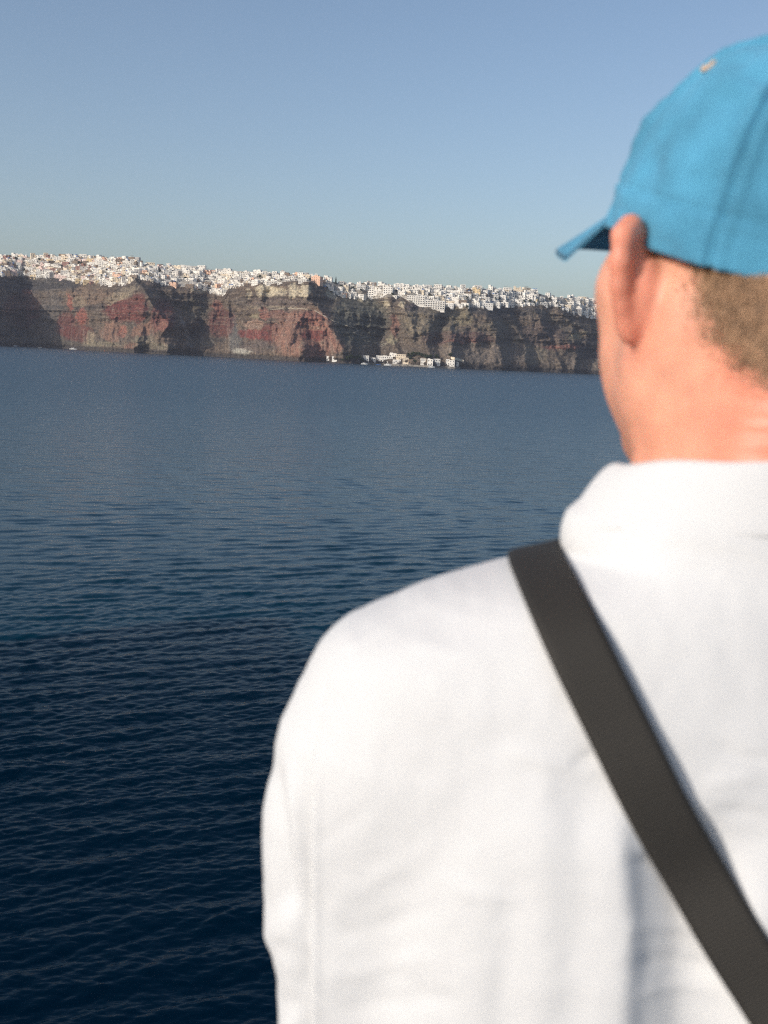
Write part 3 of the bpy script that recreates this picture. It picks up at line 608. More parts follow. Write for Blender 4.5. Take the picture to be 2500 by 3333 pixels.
# ---- harbour houses (photo boxes: left, right, roof, foot)
HB = [(1063, 1080, 1162, 1172, 'tiny white boat shed alone left of the harbour trees'), (1081, 1097, 1163, 1172, 'low white shed right beside the tiny lone boat shed'), (1181, 1200, 1160, 1173, 'white cube house at the left end of the harbour'), (1203, 1221, 1166, 1175, 'low pale house between the two leftmost white harbour houses'),
      (1224, 1243, 1160, 1176, 'tall bright white harbour house with two window rows'), (1244, 1278, 1162, 1177, 'long white harbour house right of the tall bright one'), (1268, 1290, 1152, 1162, 'upper white house behind the long harbour house'), (1290, 1321, 1156, 1170, 'wide cream house set back behind the harbour row'),
      (1280, 1304, 1173, 1184, 'low white quay house with dark boat doors'), (1311, 1329, 1167, 1180, 'small cream harbour house left of the trees'), (1330, 1344, 1172, 1183, 'brown stone harbour house beside the trees'),
      (1370, 1389, 1170, 1187, 'white harbour house just right of the big trees'), (1391, 1408, 1172, 1190, 'white twin harbour house before the detached cube'), (1410, 1432, 1171, 1190, 'detached bright white two-storey cube on the quay'), (1451, 1463, 1172, 1190, 'narrow white house below the harbour ramp'), (1463, 1479, 1175, 1190, 'low white house right of the narrow one'), (1482, 1492, 1180, 1196, 'last small white house at the right end of the harbour')]
for k, (x0, x1, y0, y1, lab) in enumerate(HB):
    cx = (x0 + x1) / 2; p = px_at_z(cx, float(water_y(cx)) , 0.0); fl = 2 if y1 - y0 > 12 else 1
    yb = y1; q = on_land(cx, yb - 1)
    p = q if q is not None else p
    w = (x1 - x0) * PXM * .97; h = (y1 - y0) * PXM; fh = h / fl
    r = thing('harbour_house', (p[0], p[1], p[2] - .2), lab, 'house', 'houses along the harbour', rnd.uniform(-.25, .1))
    m = STONE if 'brown' in lab else (CREAM if 'cream' in lab else WHITE2)
    b = MB(); b.box(-w / 2, w / 2, 0, 7, -3, h)
    if 'long' in lab or 'twin' in lab: b.box(-w / 2 + .5, -w / 2 + w * .45, .8, 6.2, h - .05, h + 1.3)
    t = .25; b.box(-w / 2 - .01, w / 2 + .01, -.01, t, h - .04, h + .45); b.box(-w / 2 - .01, -w / 2 + t, t, 7, h - .04, h + .45); b.box(w / 2 - t, w / 2 + .01, t, 7, h - .04, h + .45)
    b.build('wall', m, r)
    n = max(1, int(w / 2.7))
    for f in range(fl):
        for i in range(n):
            c = -w / 2 + w * (i + .5) / n; dr = f == 0 and (i + k) % 2 == 0
            b = MB(); b.box(c - .6, c + .6, -.06, .2, f * fh + (.2 if dr else fh * .35), f * fh + (min(2.4, fh * .8) if dr else fh * .75)); b.build('door' if dr else 'window', DARK, r)
# quay wall and the ramp above it
def ribbon(name, pts, w, m, lift=.4, thick=.8):
    P = [on_land(x, y) for x, y in pts]; P = [p for p in P if p is not None]
    P = np.array(P); V = []
    for i in range(len(P)):
        t = P[min(i + 1, len(P) - 1)] - P[max(i - 1, 0)]; t[2] = 0; t /= np.linalg.norm(t) + 1e-9; s = np.array((-t[1], t[0], 0)) * w / 2
        for q in (P[i] + s + (0, 0, lift), P[i] - s + (0, 0, lift), P[i] - s + (0, 0, lift - thick), P[i] + s + (0, 0, lift - thick)): V.append(q)
    F = []
    for i in range(len(P) - 1):
        for k in range(4): F.append((4 * i + k, 4 * i + (k + 1) % 4, 4 * i + 4 + (k + 1) % 4, 4 * i + 4 + k))
    F += [(3, 2, 1, 0), tuple(4 * (len(P) - 1) + k for k in range(4))]
    me = bpy.data.meshes.new(name); me.from_pydata([tuple(v) for v in V], [], F); me.update()
    return link(name, me, m)
PATHM = mat('pale_path', (.34, .31, .25), .95, .1, .2, .2); QUAY = mat('quay_concrete', (.22, .205, .185), .95, .1, .2, .3)
for pts in ([(1022, 1008), (1045, 1022), (1085, 1045), (1120, 1058), (1150, 1065)], [(1135, 1063), (1158, 1068), (1165, 1078), (1150, 1084), (1170, 1090), (1196, 1096)], [(1196, 1096), (1175, 1100), (1190, 1110), (1215, 1115), (1250, 1113)], [(1215, 1115), (1230, 1122), (1262, 1118), (1240, 1128)], [(880, 1008), (930, 1004), (975, 1004), (1015, 1008)]):
    xs = []
    for a, b in zip(pts[:-1], pts[1:]): xs += [(a[0] + (b[0] - a[0]) * k / 6, a[1] + (b[1] - a[1]) * k / 6) for k in range(6)]
    ribbon('path', xs + [pts[-1]], 2.0, PATHM)['kind'] = 'structure'
o = ribbon('quay', [(x, float(water_y(x)) - 3.2) for x in range(1180, 1500, 8)], 7.0, QUAY, 1.0, 4.0); o['kind'] = 'structure'
o = ribbon('ramp_wall', [(1470 + k * 4, 1166 + k * 1.1) for k in range(11)], 3.0, CREAM, 2.2, 3.5); tag(o, 'pale slanting ramp wall on the slope above the last harbour houses', 'wall')
# ---- boats
HULLW = mat('white_hull', (.8, .8, .78), .4, .5); HULLO = mat('orange_hull', (.7, .2, .05), .5, .4); HULLB = mat('blue_hull', (.05, .12, .3), .5, .4); ALU = mat('mast_metal', (.75, .74, .72), .4, .5)
def hull_mesh(L, W, H):
    n = 12; V = []; F = []
    for i in range(n):
        t = i / (n - 1); b = W / 2 * (1 - max(0, (t - .45) / .55) ** 2.2) * (.86 + .14 * min(1, t * 4)); b = max(b, .02); sh = H * (1 + .28 * t * t)
        V += [(-L / 2 + L * t, s, z) for s, z in ((-b, sh), (-b * .82, .0), (-b * .25, -.35), (b * .25, -.35), (b * .82, .0), (b, sh))]
    for i in range(n - 1):
        for k in range(5): F.append((6 * i + k, 6 * i + 6 + k, 6 * i + 7 + k, 6 * i + k + 1))
        F.append((6 * i + 5, 6 * i + 11, 6 * i + 6, 6 * i))
    F += [(0, 1, 2, 3, 4, 5), tuple(range(6 * n - 1, 6 * n - 7, -1))]
    return V, F
def boat(x, y, L, m, label, cabin=True, mast=0.0, rot=0.0):
    p = px_at_z(x, y, 0.0); r = thing('boat' if not mast else 'sailboat', (p[0], p[1], .05), label, 'boat' if not mast else 'sailboat', None, rot)
    b = MB(); b.add(*hull_mesh(L, L * .3, L * .1 + .35)); b.build('hull', m, r)
    if cabin:
        h = L * .1 + .35; b = MB(); b.box(-L * .22, L * .12, -L * .09, L * .09, h - .1, h + L * .11); b.box(-L * .26, L * .16, -L * .1, L * .1, h + L * .108, h + L * .125); b.build('cabin', HULLW, r)
        b = MB(); b.box(-L * .16, L * .08, -L * .093, L * .093, h + L * .04, h + L * .085); b.build('window', DARK, r)
    if mast:
        b = MB(); b.tube([(0, 0, .8), (0, 0, mast)], [.42, .3], 7); b.build('mast', ALU, r); b = MB(); b.tube([(-.1, 0, 2.2), (-L * .38, 0, 2.2)], .22, 6); b.build('boom', ALU, r)
wy = lambda x: float(water_y(x))
boat(540, wy(540) + 0.8, 12, HULLW, 'white sailboat with a tall bare mast below the brown cliff', True, 17.0, .4)
boat(47, wy(47) + 0.8, 8.5, HULLW, 'white motorboat at the far left end of the shore', True, 0, .2)
boat(238, wy(238) + 0.8, 10.5, HULLW, 'white motorboat in the shade left of the red cliff', True, 0, .1)
boat(346, wy(346) + 0.8, 6, HULLO, 'small orange boat by the rocks below the red cliff', False, 0, .3)
boat(392, wy(392) + 0.8, 9.5, HULLW, 'white boat with blunt cabin right of the small orange boat', True, 0, -.2)
boat(496, wy(496) + 0.8, 6, HULLW, 'tiny white open boat left of the sailboat', False, 0, .1)
boat(130, wy(130) + 0.8, 5, HULLW, 'tiny white boat between the two left motorboats', False, 0, .1)
boat(1186, wy(1186) + 0.8, 9, HULLW, 'white boat moored at the left end of the harbour quay', True, 0, .15)
boat(1232, wy(1232) + 0.8, 7, HULLB, 'small blue boat moored below the tall bright harbour house', False, 0, .1)
boat(1262, wy(1262) + 0.8, 10, HULLW, 'white boat moored below the long harbour house', True, 0, 0)
boat(1405, wy(1405) + 0.8, 9, HULLW, 'white boat moored before the white twin harbour house', True, 0, .1)
# ------------------------------------------------------------------ the man in front: body, clothes, cap, strap
def surface_nets(F, xs, ys, zs):
    s = F < 0
    nx, ny, nz = F.shape
    cnt = np.zeros((nx - 1, ny - 1, nz - 1), np.int8)
    for i in (0, 1):
        for j in (0, 1):
            for k in (0, 1): cnt += s[i:nx - 1 + i, j:ny - 1 + j, k:nz - 1 + k]
    act = (cnt > 0) & (cnt < 8); I, J, K = np.nonzero(act)
    idx = -np.ones(act.shape, np.int32); idx[I, J, K] = np.arange(len(I))
    C = {(i, j, k): F[I + i, J + j, K + k] for i in (0, 1) for j in (0, 1) for k in (0, 1)}
    acc = np.zeros((len(I), 3)); n = np.zeros(len(I))
    cs = [(i, j, k) for i in (0, 1) for j in (0, 1) for k in (0, 1)]
    for a in cs:
        for ax in range(3):
            if a[ax]: continue
            b = list(a); b[ax] = 1; b = tuple(b); fa, fb = C[a], C[b]; m = (fa < 0) != (fb < 0)
            t = np.where(m, fa / np.where(m, fa - fb, 1), 0)
            p = np.tile(np.array(a, float), (len(I), 1)); p[:, ax] = t
            acc += p * m[:, None]; n += m
    acc /= n[:, None]
    def lerp(g, base, f): return g[base] + (g[np.minimum(base + 1, len(g) - 1)] - g[base]) * f
    V = np.stack([lerp(xs, I, acc[:, 0]), lerp(ys, J, acc[:, 1]), lerp(zs, K, acc[:, 2])], -1)
    faces = []
    for ax in range(3):
        a = s.take(range(F.shape[ax] - 1), ax); b = s.take(range(1, F.shape[ax]), ax)
        m = a != b; o = [q for q in range(3) if q != ax]
        P = np.argwhere(m); ok = (P[:, o[0]] > 0) & (P[:, o[1]] > 0) & (P[:, o[0]] < F.shape[o[0]] - 1) & (P[:, o[1]] < F.shape[o[1]] - 1); P = P[ok]
        q = []
        for d0, d1 in ((-1, -1), (0, -1), (0, 0), (-1, 0)):
            R = P.copy(); R[:, o[0]] += d0; R[:, o[1]] += d1; q.append(idx[R[:, 0], R[:, 1], R[:, 2]])
        Q = np.stack(q, -1); flip = a[tuple(P.T)]
        if ax == 1: flip = ~flip
        Q[~flip] = Q[~flip][:, ::-1]; faces.append(Q)
    Q = np.concatenate(faces); Q = Q[(Q >= 0).all(1)]
    return V, Q
class Field:                                          # smooth union of rounded shapes on a grid
    def __init__(s, xs, ys, zs): s.x, s.y, s.z = xs, ys, zs; s.F = np.full((len(xs), len(ys), len(zs)), .2, np.float32)
    def block(s, lo, hi):
        i = [slice(max(0, np.searchsorted(g, a) - 1), min(len(g), np.searchsorted(g, b) + 1)) for g, a, b in zip((s.x, s.y, s.z), lo, hi)]
        X, Y, Z = np.meshgrid(s.x[i[0]], s.y[i[1]], s.z[i[2]], indexing='ij'); return tuple(i), np.stack([X, Y, Z], -1)
    def put(s, i, d, k, cut=False):
        a = s.F[i]; d = d.astype(np.float32)
        if cut: d = -d; h = np.maximum(k - np.abs(a - d), 0) / max(k, 1e-6); s.F[i] = np.maximum(a, d) + h * h * k * .25
        else: h = np.maximum(k - np.abs(a - d), 0) / max(k, 1e-6); s.F[i] = np.minimum(a, d) - h * h * k * .25
    def ell(s, c, r, R=np.eye(3), k=.02, cut=False):
        c = np.array(c, float); r = np.array(r, float); m = max(r) + k + .01; i, P = s.block(c - m, c + m)
        if 0 in P.shape: return s
        q = (P - c) @ R; k0 = np.linalg.norm(q / r, axis=-1); k1 = np.linalg.norm(q / r ** 2, axis=-1)
        s.put(i, k0 * (k0 - 1) / np.maximum(k1, 1e-9), k, cut); return s
    def cone(s, a, b, ra, rb, k=.02, cut=False):
        a = np.array(a, float); b = np.array(b, float); m = max(ra, rb) + k + .01
        i, P = s.block(np.minimum(a, b) - m, np.maximum(a, b) + m)
        if 0 in P.shape: return s
        d = b - a; t = np.clip(((P - a) @ d) / (d @ d), 0, 1)
        s.put(i, np.linalg.norm(P - a - t[..., None] * d, axis=-1) - (ra + (rb - ra) * t), k, cut); return s
    def chain(s, pts, rad, k=.02):
        for p, q, ra, rb in zip(pts[:-1], pts[1:], rad[:-1], rad[1:]): s.cone(p, q, ra, rb, k)
        return s
CW = np.array([0, 0, CAM_Z])
XC = 0.190                                            # the man's middle
DECK = 12.38
# ---- head frame: looks to the left of the camera's view
HEAD = np.array([0.203, 0.612, CAM_Z + 0.043]); PSI = math.radians(-19)
HF = np.array([math.sin(PSI), math.cos(PSI), 0.0]); HL = np.array([-math.cos(PSI), math.sin(PSI), 0.0]); HU = np.array([0, 0, 1.0])
HR = np.stack([HF, HL, HU], 1)                        # columns: forward, left, up
def hd(f, l, u): return HEAD + f * HF + l * HL + u * HU
def build_body():
    fine = 0.0022
    xs = np.arange(XC - .30, XC + .30, .0036)
    lo, hi = HEAD[0] - .125, HEAD[0] + .125
    xs = np.concatenate([np.arange(XC - .32, lo, .0045), np.arange(lo, hi, fine), np.arange(hi, XC + .33, .0045)])
    ys = np.concatenate([np.arange(.42, .455, .0045), np.arange(.455, .72, fine), np.arange(.72, .80, .0045)])
    zs = np.concatenate([np.arange(DECK - .01, CAM_Z - .13, .0055), np.arange(CAM_Z - .13, CAM_Z + .20, fine)])
    B = Field(xs, ys, zs)
    # head
    B.ell(hd(.008, 0, .048), (.093, .073, .080), HR, .02)
    B.ell(hd(-.040, 0, .000), (.043, .054, .046), HR, .03)
    B.ell(hd(.050, 0, -.020), (.048, .058, .085), HR, .03)
    for l in (-1, 1):
        B.cone(hd(.010, .053 * l, -.046), hd(.078, .018 * l, -.086), .018, .015, .028); B.ell(hd(.052, .042 * l, -.030), (.034, .023, .040), HR, .02)
        B.ell(hd(.052, .054 * l, .002), (.026, .016, .018), HR, .02)
        B.cone(hd(.0, .058 * l, -.008), hd(.012, .053 * l, -.055), .018, .018, .03)
        B.ell(hd(.086, .031 * l, .020), (.014, .016, .010), HR, .004, True)       # eye sockets
        B.ell(hd(.079, .031 * l, .018), (.0125, .0125, .0125), HR, .004)
    B.cone(hd(.094, 0, .030), hd(.113, 0, -.008), .007, .011, .014); B.ell(hd(.105, .011, -.013), (.010, .008, .007), HR, .006); B.ell(hd(.105, -.011, -.013), (.010, .008, .007), HR, .006)
    B.cone(hd(.094, -.016, -.038), hd(.094, .016, -.038), .0055, .0055, .008); B.cone(hd(.092, -.014, -.047), hd(.092, .014, -.047), .006, .006, .008)
    B.ell(hd(.078, 0, -.083), (.022, .024, .018), HR, .02)
    # neck and its cords
    N0 = hd(-.026, 0, -.030); N1 = np.array([XC + .004, .602, CAM_Z - .125])
    B.cone(N0, N1, .060, .067, .035)
    B.cone(hd(-.012, .056, -.022), np.array([XC - .022, .640, CAM_Z - .13]), .0135, .012, .022); B.cone(hd(-.012, -.056, -.022), np.array([XC + .040, .640, CAM_Z - .13]), .0135, .012, .022)
    for l in (-1, 1): B.cone(hd(-.070, .018 * l, .0), np.array([XC + .006 + .030 * l * -1, .545, CAM_Z - .12]), .020, .030, .03)
    for l in (-1, 1): B.cone(np.array([XC, .60, CAM_Z - .105]), np.array([XC + .14 * l, .60, CAM_Z - .20]), .045, .035, .04)
    # ears
    for l in (-1, 1):
        O = np.array([-.30, l * .954, .0]); O /= np.linalg.norm(O); Nn = np.array([.954, l * .30, 0]); Nn /= np.linalg.norm(Nn)
        base = np.array([.003, l * .0748, -.003])
        def E(o, u, n=0.0): q = base + O * o + np.array([0, 0, u]) + Nn * n; return hd(*q)
        ER = np.stack([HR @ O, HU, HR @ Nn], 1)
        B.ell(E(.0115, .003, .000), (.0155, .0245, .0050), ER, .005)
        B.ell(E(.0070, -.002, -.0050), (.0090, .018, .0075), ER, .004)
        B.ell(E(.013, .000, .0075), (.0120, .021, .0070), ER, .003, True)
        B.chain([E(.006, .018, .003), E(.011, .0280, .001), E(.0185, .0300, -.001), E(.0245, .025, -.002), E(.0250, .012, -.002), E(.0225, .000, -.001), E(.0190, -.009, 0), E(.015, -.016, .001), E(.011, -.0205, .001)], [.0040, .0048, .0054, .0054, .0048, .0042, .0038, .0040, .0046], .004)
        B.ell(E(.0100, -.0205, .001), (.0074, .0080, .0042), ER, .006)
    # trunk, arms, hands, legs (below the picture)
    t = lambda x, y, z: np.array([XC + x, y, CAM_Z + z])
    B.chain([t(0, .585, -.16), t(0, .585, -.30), t(0, .60, -.48), t(0, .60, -.62)], [.080, .085, .070, .095], .05)
    for l in (-1, 1):
        B.cone(t(.02 * l, .585, -.19), t(.150 * l, .60, -.215), .05, .04, .04)
        S, E_, W = t(.180 * l, .592, -.235), t(.195 * l, .60, -.46), t(.180 * l, .675, -.70)
        B.chain([S, E_, W], [.040, .036, .024], .02)
        pal = W + np.array([-.004 * l, .022, -.075]); B.chain([W, W + (pal - W) * .5, pal], [.022, .026, .024], .015)
        for q, (off, ln) in enumerate(((-.026, .066), (-.009, .074), (.009, .070), (.026, .056))):
            a = pal + np.array([0, off, -.010]); b = a + np.array([-.004 * l, off * .15 + .004, -ln * .5]); c = b + np.array([-.014 * l, .008, -ln * .42])
            B.chain([a, b, c], [.0098, .0088, .0072], .004)
        a = W + np.array([-.004 * l, .034, -.030]); B.chain([a, a + np.array([-.012 * l, .026, -.030]), a + np.array([-.022 * l, .034, -.056])], [.012, .0105, .0085], .006)
        H, K, A = t(.085 * l, .60, -.70), t(.10 * l, .61, -1.12), t(.105 * l, .60, -1.53)
        B.chain([t(.05 * l, .60, -.62), H, K, A], [.10, .085, .052, .036], .03); B.chain([A + (0, -.02, -.055), A + (.01 * l, .13, -.065)], [.034, .026], .02)
    return surface_nets(B.F, xs, ys, zs)
BV, BQ = build_body()
SKIN = bpy.data.materials.new('skin'); SKIN.use_nodes = True
def skin_nodes():
    n = SKIN.node_tree.nodes; l = SKIN.node_tree.links; p = n['Principled BSDF']
    at = n.new('ShaderNodeVertexColor'); at.layer_name = 'tint'; tc = n.new('ShaderNodeTexCoord')
    nz = n.new('ShaderNodeTexNoise'); nz.inputs['Scale'].default_value = 55; nz.inputs['Detail'].default_value = 6; l.new(tc.outputs['Object'], nz.inputs['Vector'])
    mr = n.new('ShaderNodeMapRange'); mr.inputs[1].default_value = .3; mr.inputs[2].default_value = .7; mr.inputs[3].default_value = .84; mr.inputs[4].default_value = 1.12; l.new(nz.outputs['Fac'], mr.inputs[0])
    mx = n.new('ShaderNodeMix'); mx.data_type = 'RGBA'; mx.blend_type = 'MULTIPLY'; mx.inputs[0].default_value = 1; l.new(at.outputs['Color'], mx.inputs[6]); l.new(mr.outputs[0], mx.inputs[7])
    l.new(mx.outputs[2], p.inputs['Base Color']); p.inputs['Roughness'].default_value = .48; p.inputs['Specular IOR Level'].default_value = .4
    p.inputs['Subsurface Weight'].default_value = .25; p.inputs['Subsurface Radius'].default_value = (1.0, .35, .18); p.inputs['Subsurface Scale'].default_value = .006
    nb = n.new('ShaderNodeTexNoise'); nb.inputs['Scale'].default_value = 420; nb.inputs['Detail'].default_value = 3; l.new(tc.outputs['Object'], nb.inputs['Vector'])
    bp = n.new('ShaderNodeBump'); bp.inputs['Strength'].default_value = .25; bp.inputs['Distance'].default_value = .0006; l.new(nb.outputs['Fac'], bp.inputs['Height']); l.new(bp.outputs[0], p.inputs['Normal'])
skin_nodes()
_N = np.cross(BV[BQ[:, 2]] - BV[BQ[:, 0]], BV[BQ[:, 3]] - BV[BQ[:, 1]]); BN = np.zeros_like(BV)
for _k in range(4):
    for _c in range(3): BN[:, _c] += np.bincount(BQ[:, _k], _N[:, _c], minlength=len(BV))
BN /= np.linalg.norm(BN, axis=1)[:, None] + 1e-12
_h = (BV - HEAD) @ np.stack([HF, HL, HU], 1); _a = np.degrees(np.arctan2(np.abs(_h[:, 1]), -_h[:, 0])); _w = sstep(58, 30, _a) * (BV[:, 2] > CAM_Z - .09)
for _u, _d in ((-.053, .0011), (-.061, .0008), (-.068, .0013), (-.079, .0007)):      # creases across the nape
    BV = BV - BN * (_d * _w * np.exp(-((_h[:, 2] - _u - .003 * np.sin(_a / 17 + 60 * _u)) / .0016) ** 2))[:, None]
body_me = np_mesh('person', BV, BQ)
def head_local(P): return (P - HEAD) @ HR
hl = head_local(BV); az = np.degrees(np.arctan2(np.abs(hl[:, 1]), -hl[:, 0]))          # 0 at the back of the head, 90 at the ear
hn = 3 * vnoise(hl[:, 2] * 120, az * .09) + 2.5 * vnoise(hl[:, 2] * 300, az * .2)
def hair_mask(h, a, n):
    edge = np.interp(h[:, 2], [-.075, -.058, -.04, -.015, .01, .05], [22, 34, 46, 58, 66, 70])
    return sstep(13, -13, a - edge + n) * sstep(-.070, -.026, h[:, 2] + n * .0008)
hm = hair_mask(hl, az, hn)
neckred = sstep(.02, -.05, hl[:, 2]) * sstep(CAM_Z - .16, CAM_Z - .05, BV[:, 2]) * sstep(75, 30, az)
earm = sstep(.074, .084, np.abs(hl[:, 1])) * sstep(-.05, -.035, hl[:, 2]) * (hl[:, 2] < .06)
tint = np.tile(np.array((.73, .345, .232)), (len(BV), 1))
def tmix(w, c):
    global tint
    w = np.clip(w, 0, 1)[:, None]; tint = tint * (1 - w) + np.array(c) * w
tmix(neckred * .95, (.75, .255, .165)); tmix(earm * .8, (.70, .265, .178)); tmix(hm * .66, (.30, .19, .11))
set_color(body_me, 'tint', tint)
person = link('person', body_me, SKIN)
tag(person, "man seen from behind at the ship's side in white shirt and blue cap", 'person')
# ---- close-cropped hair
def build_hair():
    me = body_me; n = len(me.polygons); c = np.zeros(n * 3); me.polygons.foreach_get('center', c); c = c.reshape(-1, 3); nn = np.zeros(n * 3); me.polygons.foreach_get('normal', nn); nn = nn.reshape(-1, 3)
    ar = np.zeros(n); me.polygons.foreach_get('area', ar)
    h = head_local(c); a = np.degrees(np.arctan2(np.abs(h[:, 1]), -h[:, 0])); m = hair_mask(h, a, 4 * vnoise(h[:, 2] * 160, a * .12)) * (h[:, 2] < .10) * (np.abs(h[:, 1]) < .082)
    w = m * ar * (c[:, 2] > CAM_Z - .04) * (((c - (HEAD + .004 * HF + .0195 * HU)) @ (math.cos(math.radians(14)) * HU - math.sin(math.radians(14)) * HF)) < .001); g = np.random.default_rng(4); k = g.choice(n, 30000, p=w / w.sum())
    p = c[k] + g.normal(size=(len(k), 3)) * .0008; nr = nn[k]
    dn = np.array([0, 0, -1.0]) + g.normal(size=(len(k), 3)) * .33; dn -= nr * (dn * nr).sum(1)[:, None]; dn /= np.linalg.norm(dn, axis=1)[:, None] + 1e-9
    L = (.0026 + .0030 * np.clip((h[k, 2] + .055) / .06, 0, 1) * g.uniform(.6, 1.2, len(k)))[:, None] * (.5 + .5 * m[k])[:, None]
    q1 = p - nr * .0006; q2 = p + dn * L * .5 + nr * L * .32; q3 = p + dn * L + nr * L * .40; s = np.cross(dn, nr); s /= np.linalg.norm(s, axis=1)[:, None] + 1e-9; w0 = .00019
    V = np.stack([q1 - s * w0, q1 + s * w0, q2 - s * w0 * .8, q2 + s * w0 * .8, q3 - s * w0 * .15, q3 + s * w0 * .15], 1).reshape(-1, 3)
    b = np.arange(len(k))[:, None] * 6; F = np.concatenate([b + np.array([[0, 1, 3, 2]]), b + np.array([[2, 3, 5, 4]])])
    hmat = mat('light_brown_hair', (.33, .20, .118), .55, .4, .36, 120)
    return link('hair', np_mesh('hair', V, F), hmat, person)
build_hair()

# ---- shirt
SIL = [(1795, 1778), (1740, 1800), (1665, 1822), (1600, 1833), (1500, 1856), (1420, 1877), (1317, 1914), (1228, 1958), (1169, 1981), (1095, 2025), (1051, 2069), (1022, 2114), (996, 2173), (970, 2224), (918, 2335), (892, 2424), (870, 2520), (858, 2616), (855, 2712), (861, 2845), (858, 2941), (863, 3022), (881, 3103), (896, 3170), (903, 3333)]
YS = .585
sil = px_at_y([p[0] for p in SIL], [p[1] for p in SIL], YS)
SZ = np.concatenate([[CAM_Z + .02, CAM_Z - .055, CAM_Z - .068, CAM_Z - .0755], sil[:, 2], [sil[-1, 2] - .10, sil[-1, 2] - .40]]); SW = np.concatenate([[.052, .070, .087, .0950], XC - sil[:, 0] - np.where(np.arange(len(sil)) == 0, .002, 0), [XC - sil[-1, 0] - .004, XC - sil[-1, 0] - .012]])
def W_of(z): return np.interp(-z, -SZ, SW)
def build_shirt():
    xs = np.arange(XC - .275, XC + .276, .0031); ys = np.arange(.40, .77, .0031); zs = np.arange(CAM_Z - .64, CAM_Z - .056, .0029)
    X, Y, Z = np.meshgrid(xs, ys, zs, indexing='ij'); X = X.astype(np.float32); Y = Y.astype(np.float32)
    w = W_of(zs); k = np.hanning(7); k /= k.sum(); w = np.convolve(np.pad(w, 3, mode='edge'), k, 'valid'); d = zs - CAM_Z
    cap_ = np.interp(-d, [0, .14, .22, .30, .45, .64], [.222, .218, .208, .200, .193, .195]); hh = np.maximum(.03 - np.abs(w - cap_), 0) / .03; a = np.minimum(w, cap_) - hh * hh * .0075
    b = np.interp(-d, [.0, .05, .09, .12, .16, .21, .28, .36, .46, .64], [.055, .062, .074, .088, .103, .115, .123, .125, .124, .122]); yc = np.interp(-d, [.0, .08, .13, .2, .3, .64], [.578, .576, .580, .585, .590, .596])
    n = np.interp(-d, [0, .1, .2, .64], [2.0, 2.2, 2.5, 2.7]).astype(np.float32)
    ax = np.abs(X - XC)
    g = ((ax / a.astype(np.float32)) ** n + (np.abs(Y - yc.astype(np.float32)) / b.astype(np.float32)) ** n) ** (1 / n)
    T = (g - 1) * np.minimum(a, b).astype(np.float32)
    ra = np.interp(-d, [.07, .11, .15, .20, .27, .35, .45, .64], [.010, .024, .046, .056, .060, .058, .056, .050]); ya = np.interp(-d, [.1, .2, .3, .45, .64], [.580, .582, .585, .592, .640])
    A = np.hypot(ax - (w - ra).astype(np.float32), Y - ya.astype(np.float32)) - ra.astype(np.float32)
    kk = np.interp(-d, [.1, .16, .22, .27, .33, .64], [.05, .06, .045, .022, .010, .008]).astype(np.float32)
    h = np.maximum(kk - np.abs(T - A), 0) / kk; Fd = np.minimum(T, A) - h * h * kk * .25
    Fd[:, :, :2] = .05; Fd[:, :, -1:] = .05
    return surface_nets(Fd, xs, ys, zs)
SV, SQ = build_shirt()
def smooth(V, Q, it, lam=.5):
    e = np.concatenate([Q[:, [0, 1]], Q[:, [1, 2]], Q[:, [2, 3]], Q[:, [3, 0]]]); e = np.concatenate([e, e[:, ::-1]])
    cnt = np.bincount(e[:, 0], minlength=len(V))[:, None]
    for i in range(it):
        s = np.stack([np.bincount(e[:, 0], V[e[:, 1], c], minlength=len(V)) for c in range(3)], -1) / np.maximum(cnt, 1)
        V = V + (s - V) * (lam if i % 2 == 0 else -lam * 1.03)
    return V
def normals(V, Q):
    fn = np.cross(V[Q[:, 2]] - V[Q[:, 0]], V[Q[:, 3]] - V[Q[:, 1]]); N = np.zeros_like(V)
    for k in range(4):
        for c in range(3): N[:, c] += np.bincount(Q[:, k], fn[:, c], minlength=len(V))
    return N / (np.linalg.norm(N, axis=1)[:, None] + 1e-12)
SV = smooth(SV, SQ, 10)
def fit_width(V):                                     # keep the traced breadth of shoulders and sleeves
    z = V[:, 2]; a = np.abs(V[:, 0] - XC); bins = np.arange(z.min(), z.max() + .004, .004); k = np.digitize(z, bins); mx = np.array([a[k == i].max() if (k == i).any() else 0 for i in range(len(bins) + 1)])
    zc = np.concatenate([[bins[0] - .002], bins + .002]); ok = mx > 0; m = np.interp(z, zc[ok], mx[ok]); t = sstep(.45, .98, a / m)
    V = V.copy(); V[:, 0] = XC + np.sign(V[:, 0] - XC) * (a + (W_of(z) - m) * t); return V
SV = smooth(fit_width(SV), SQ, 8); SN = normals(SV, SQ)
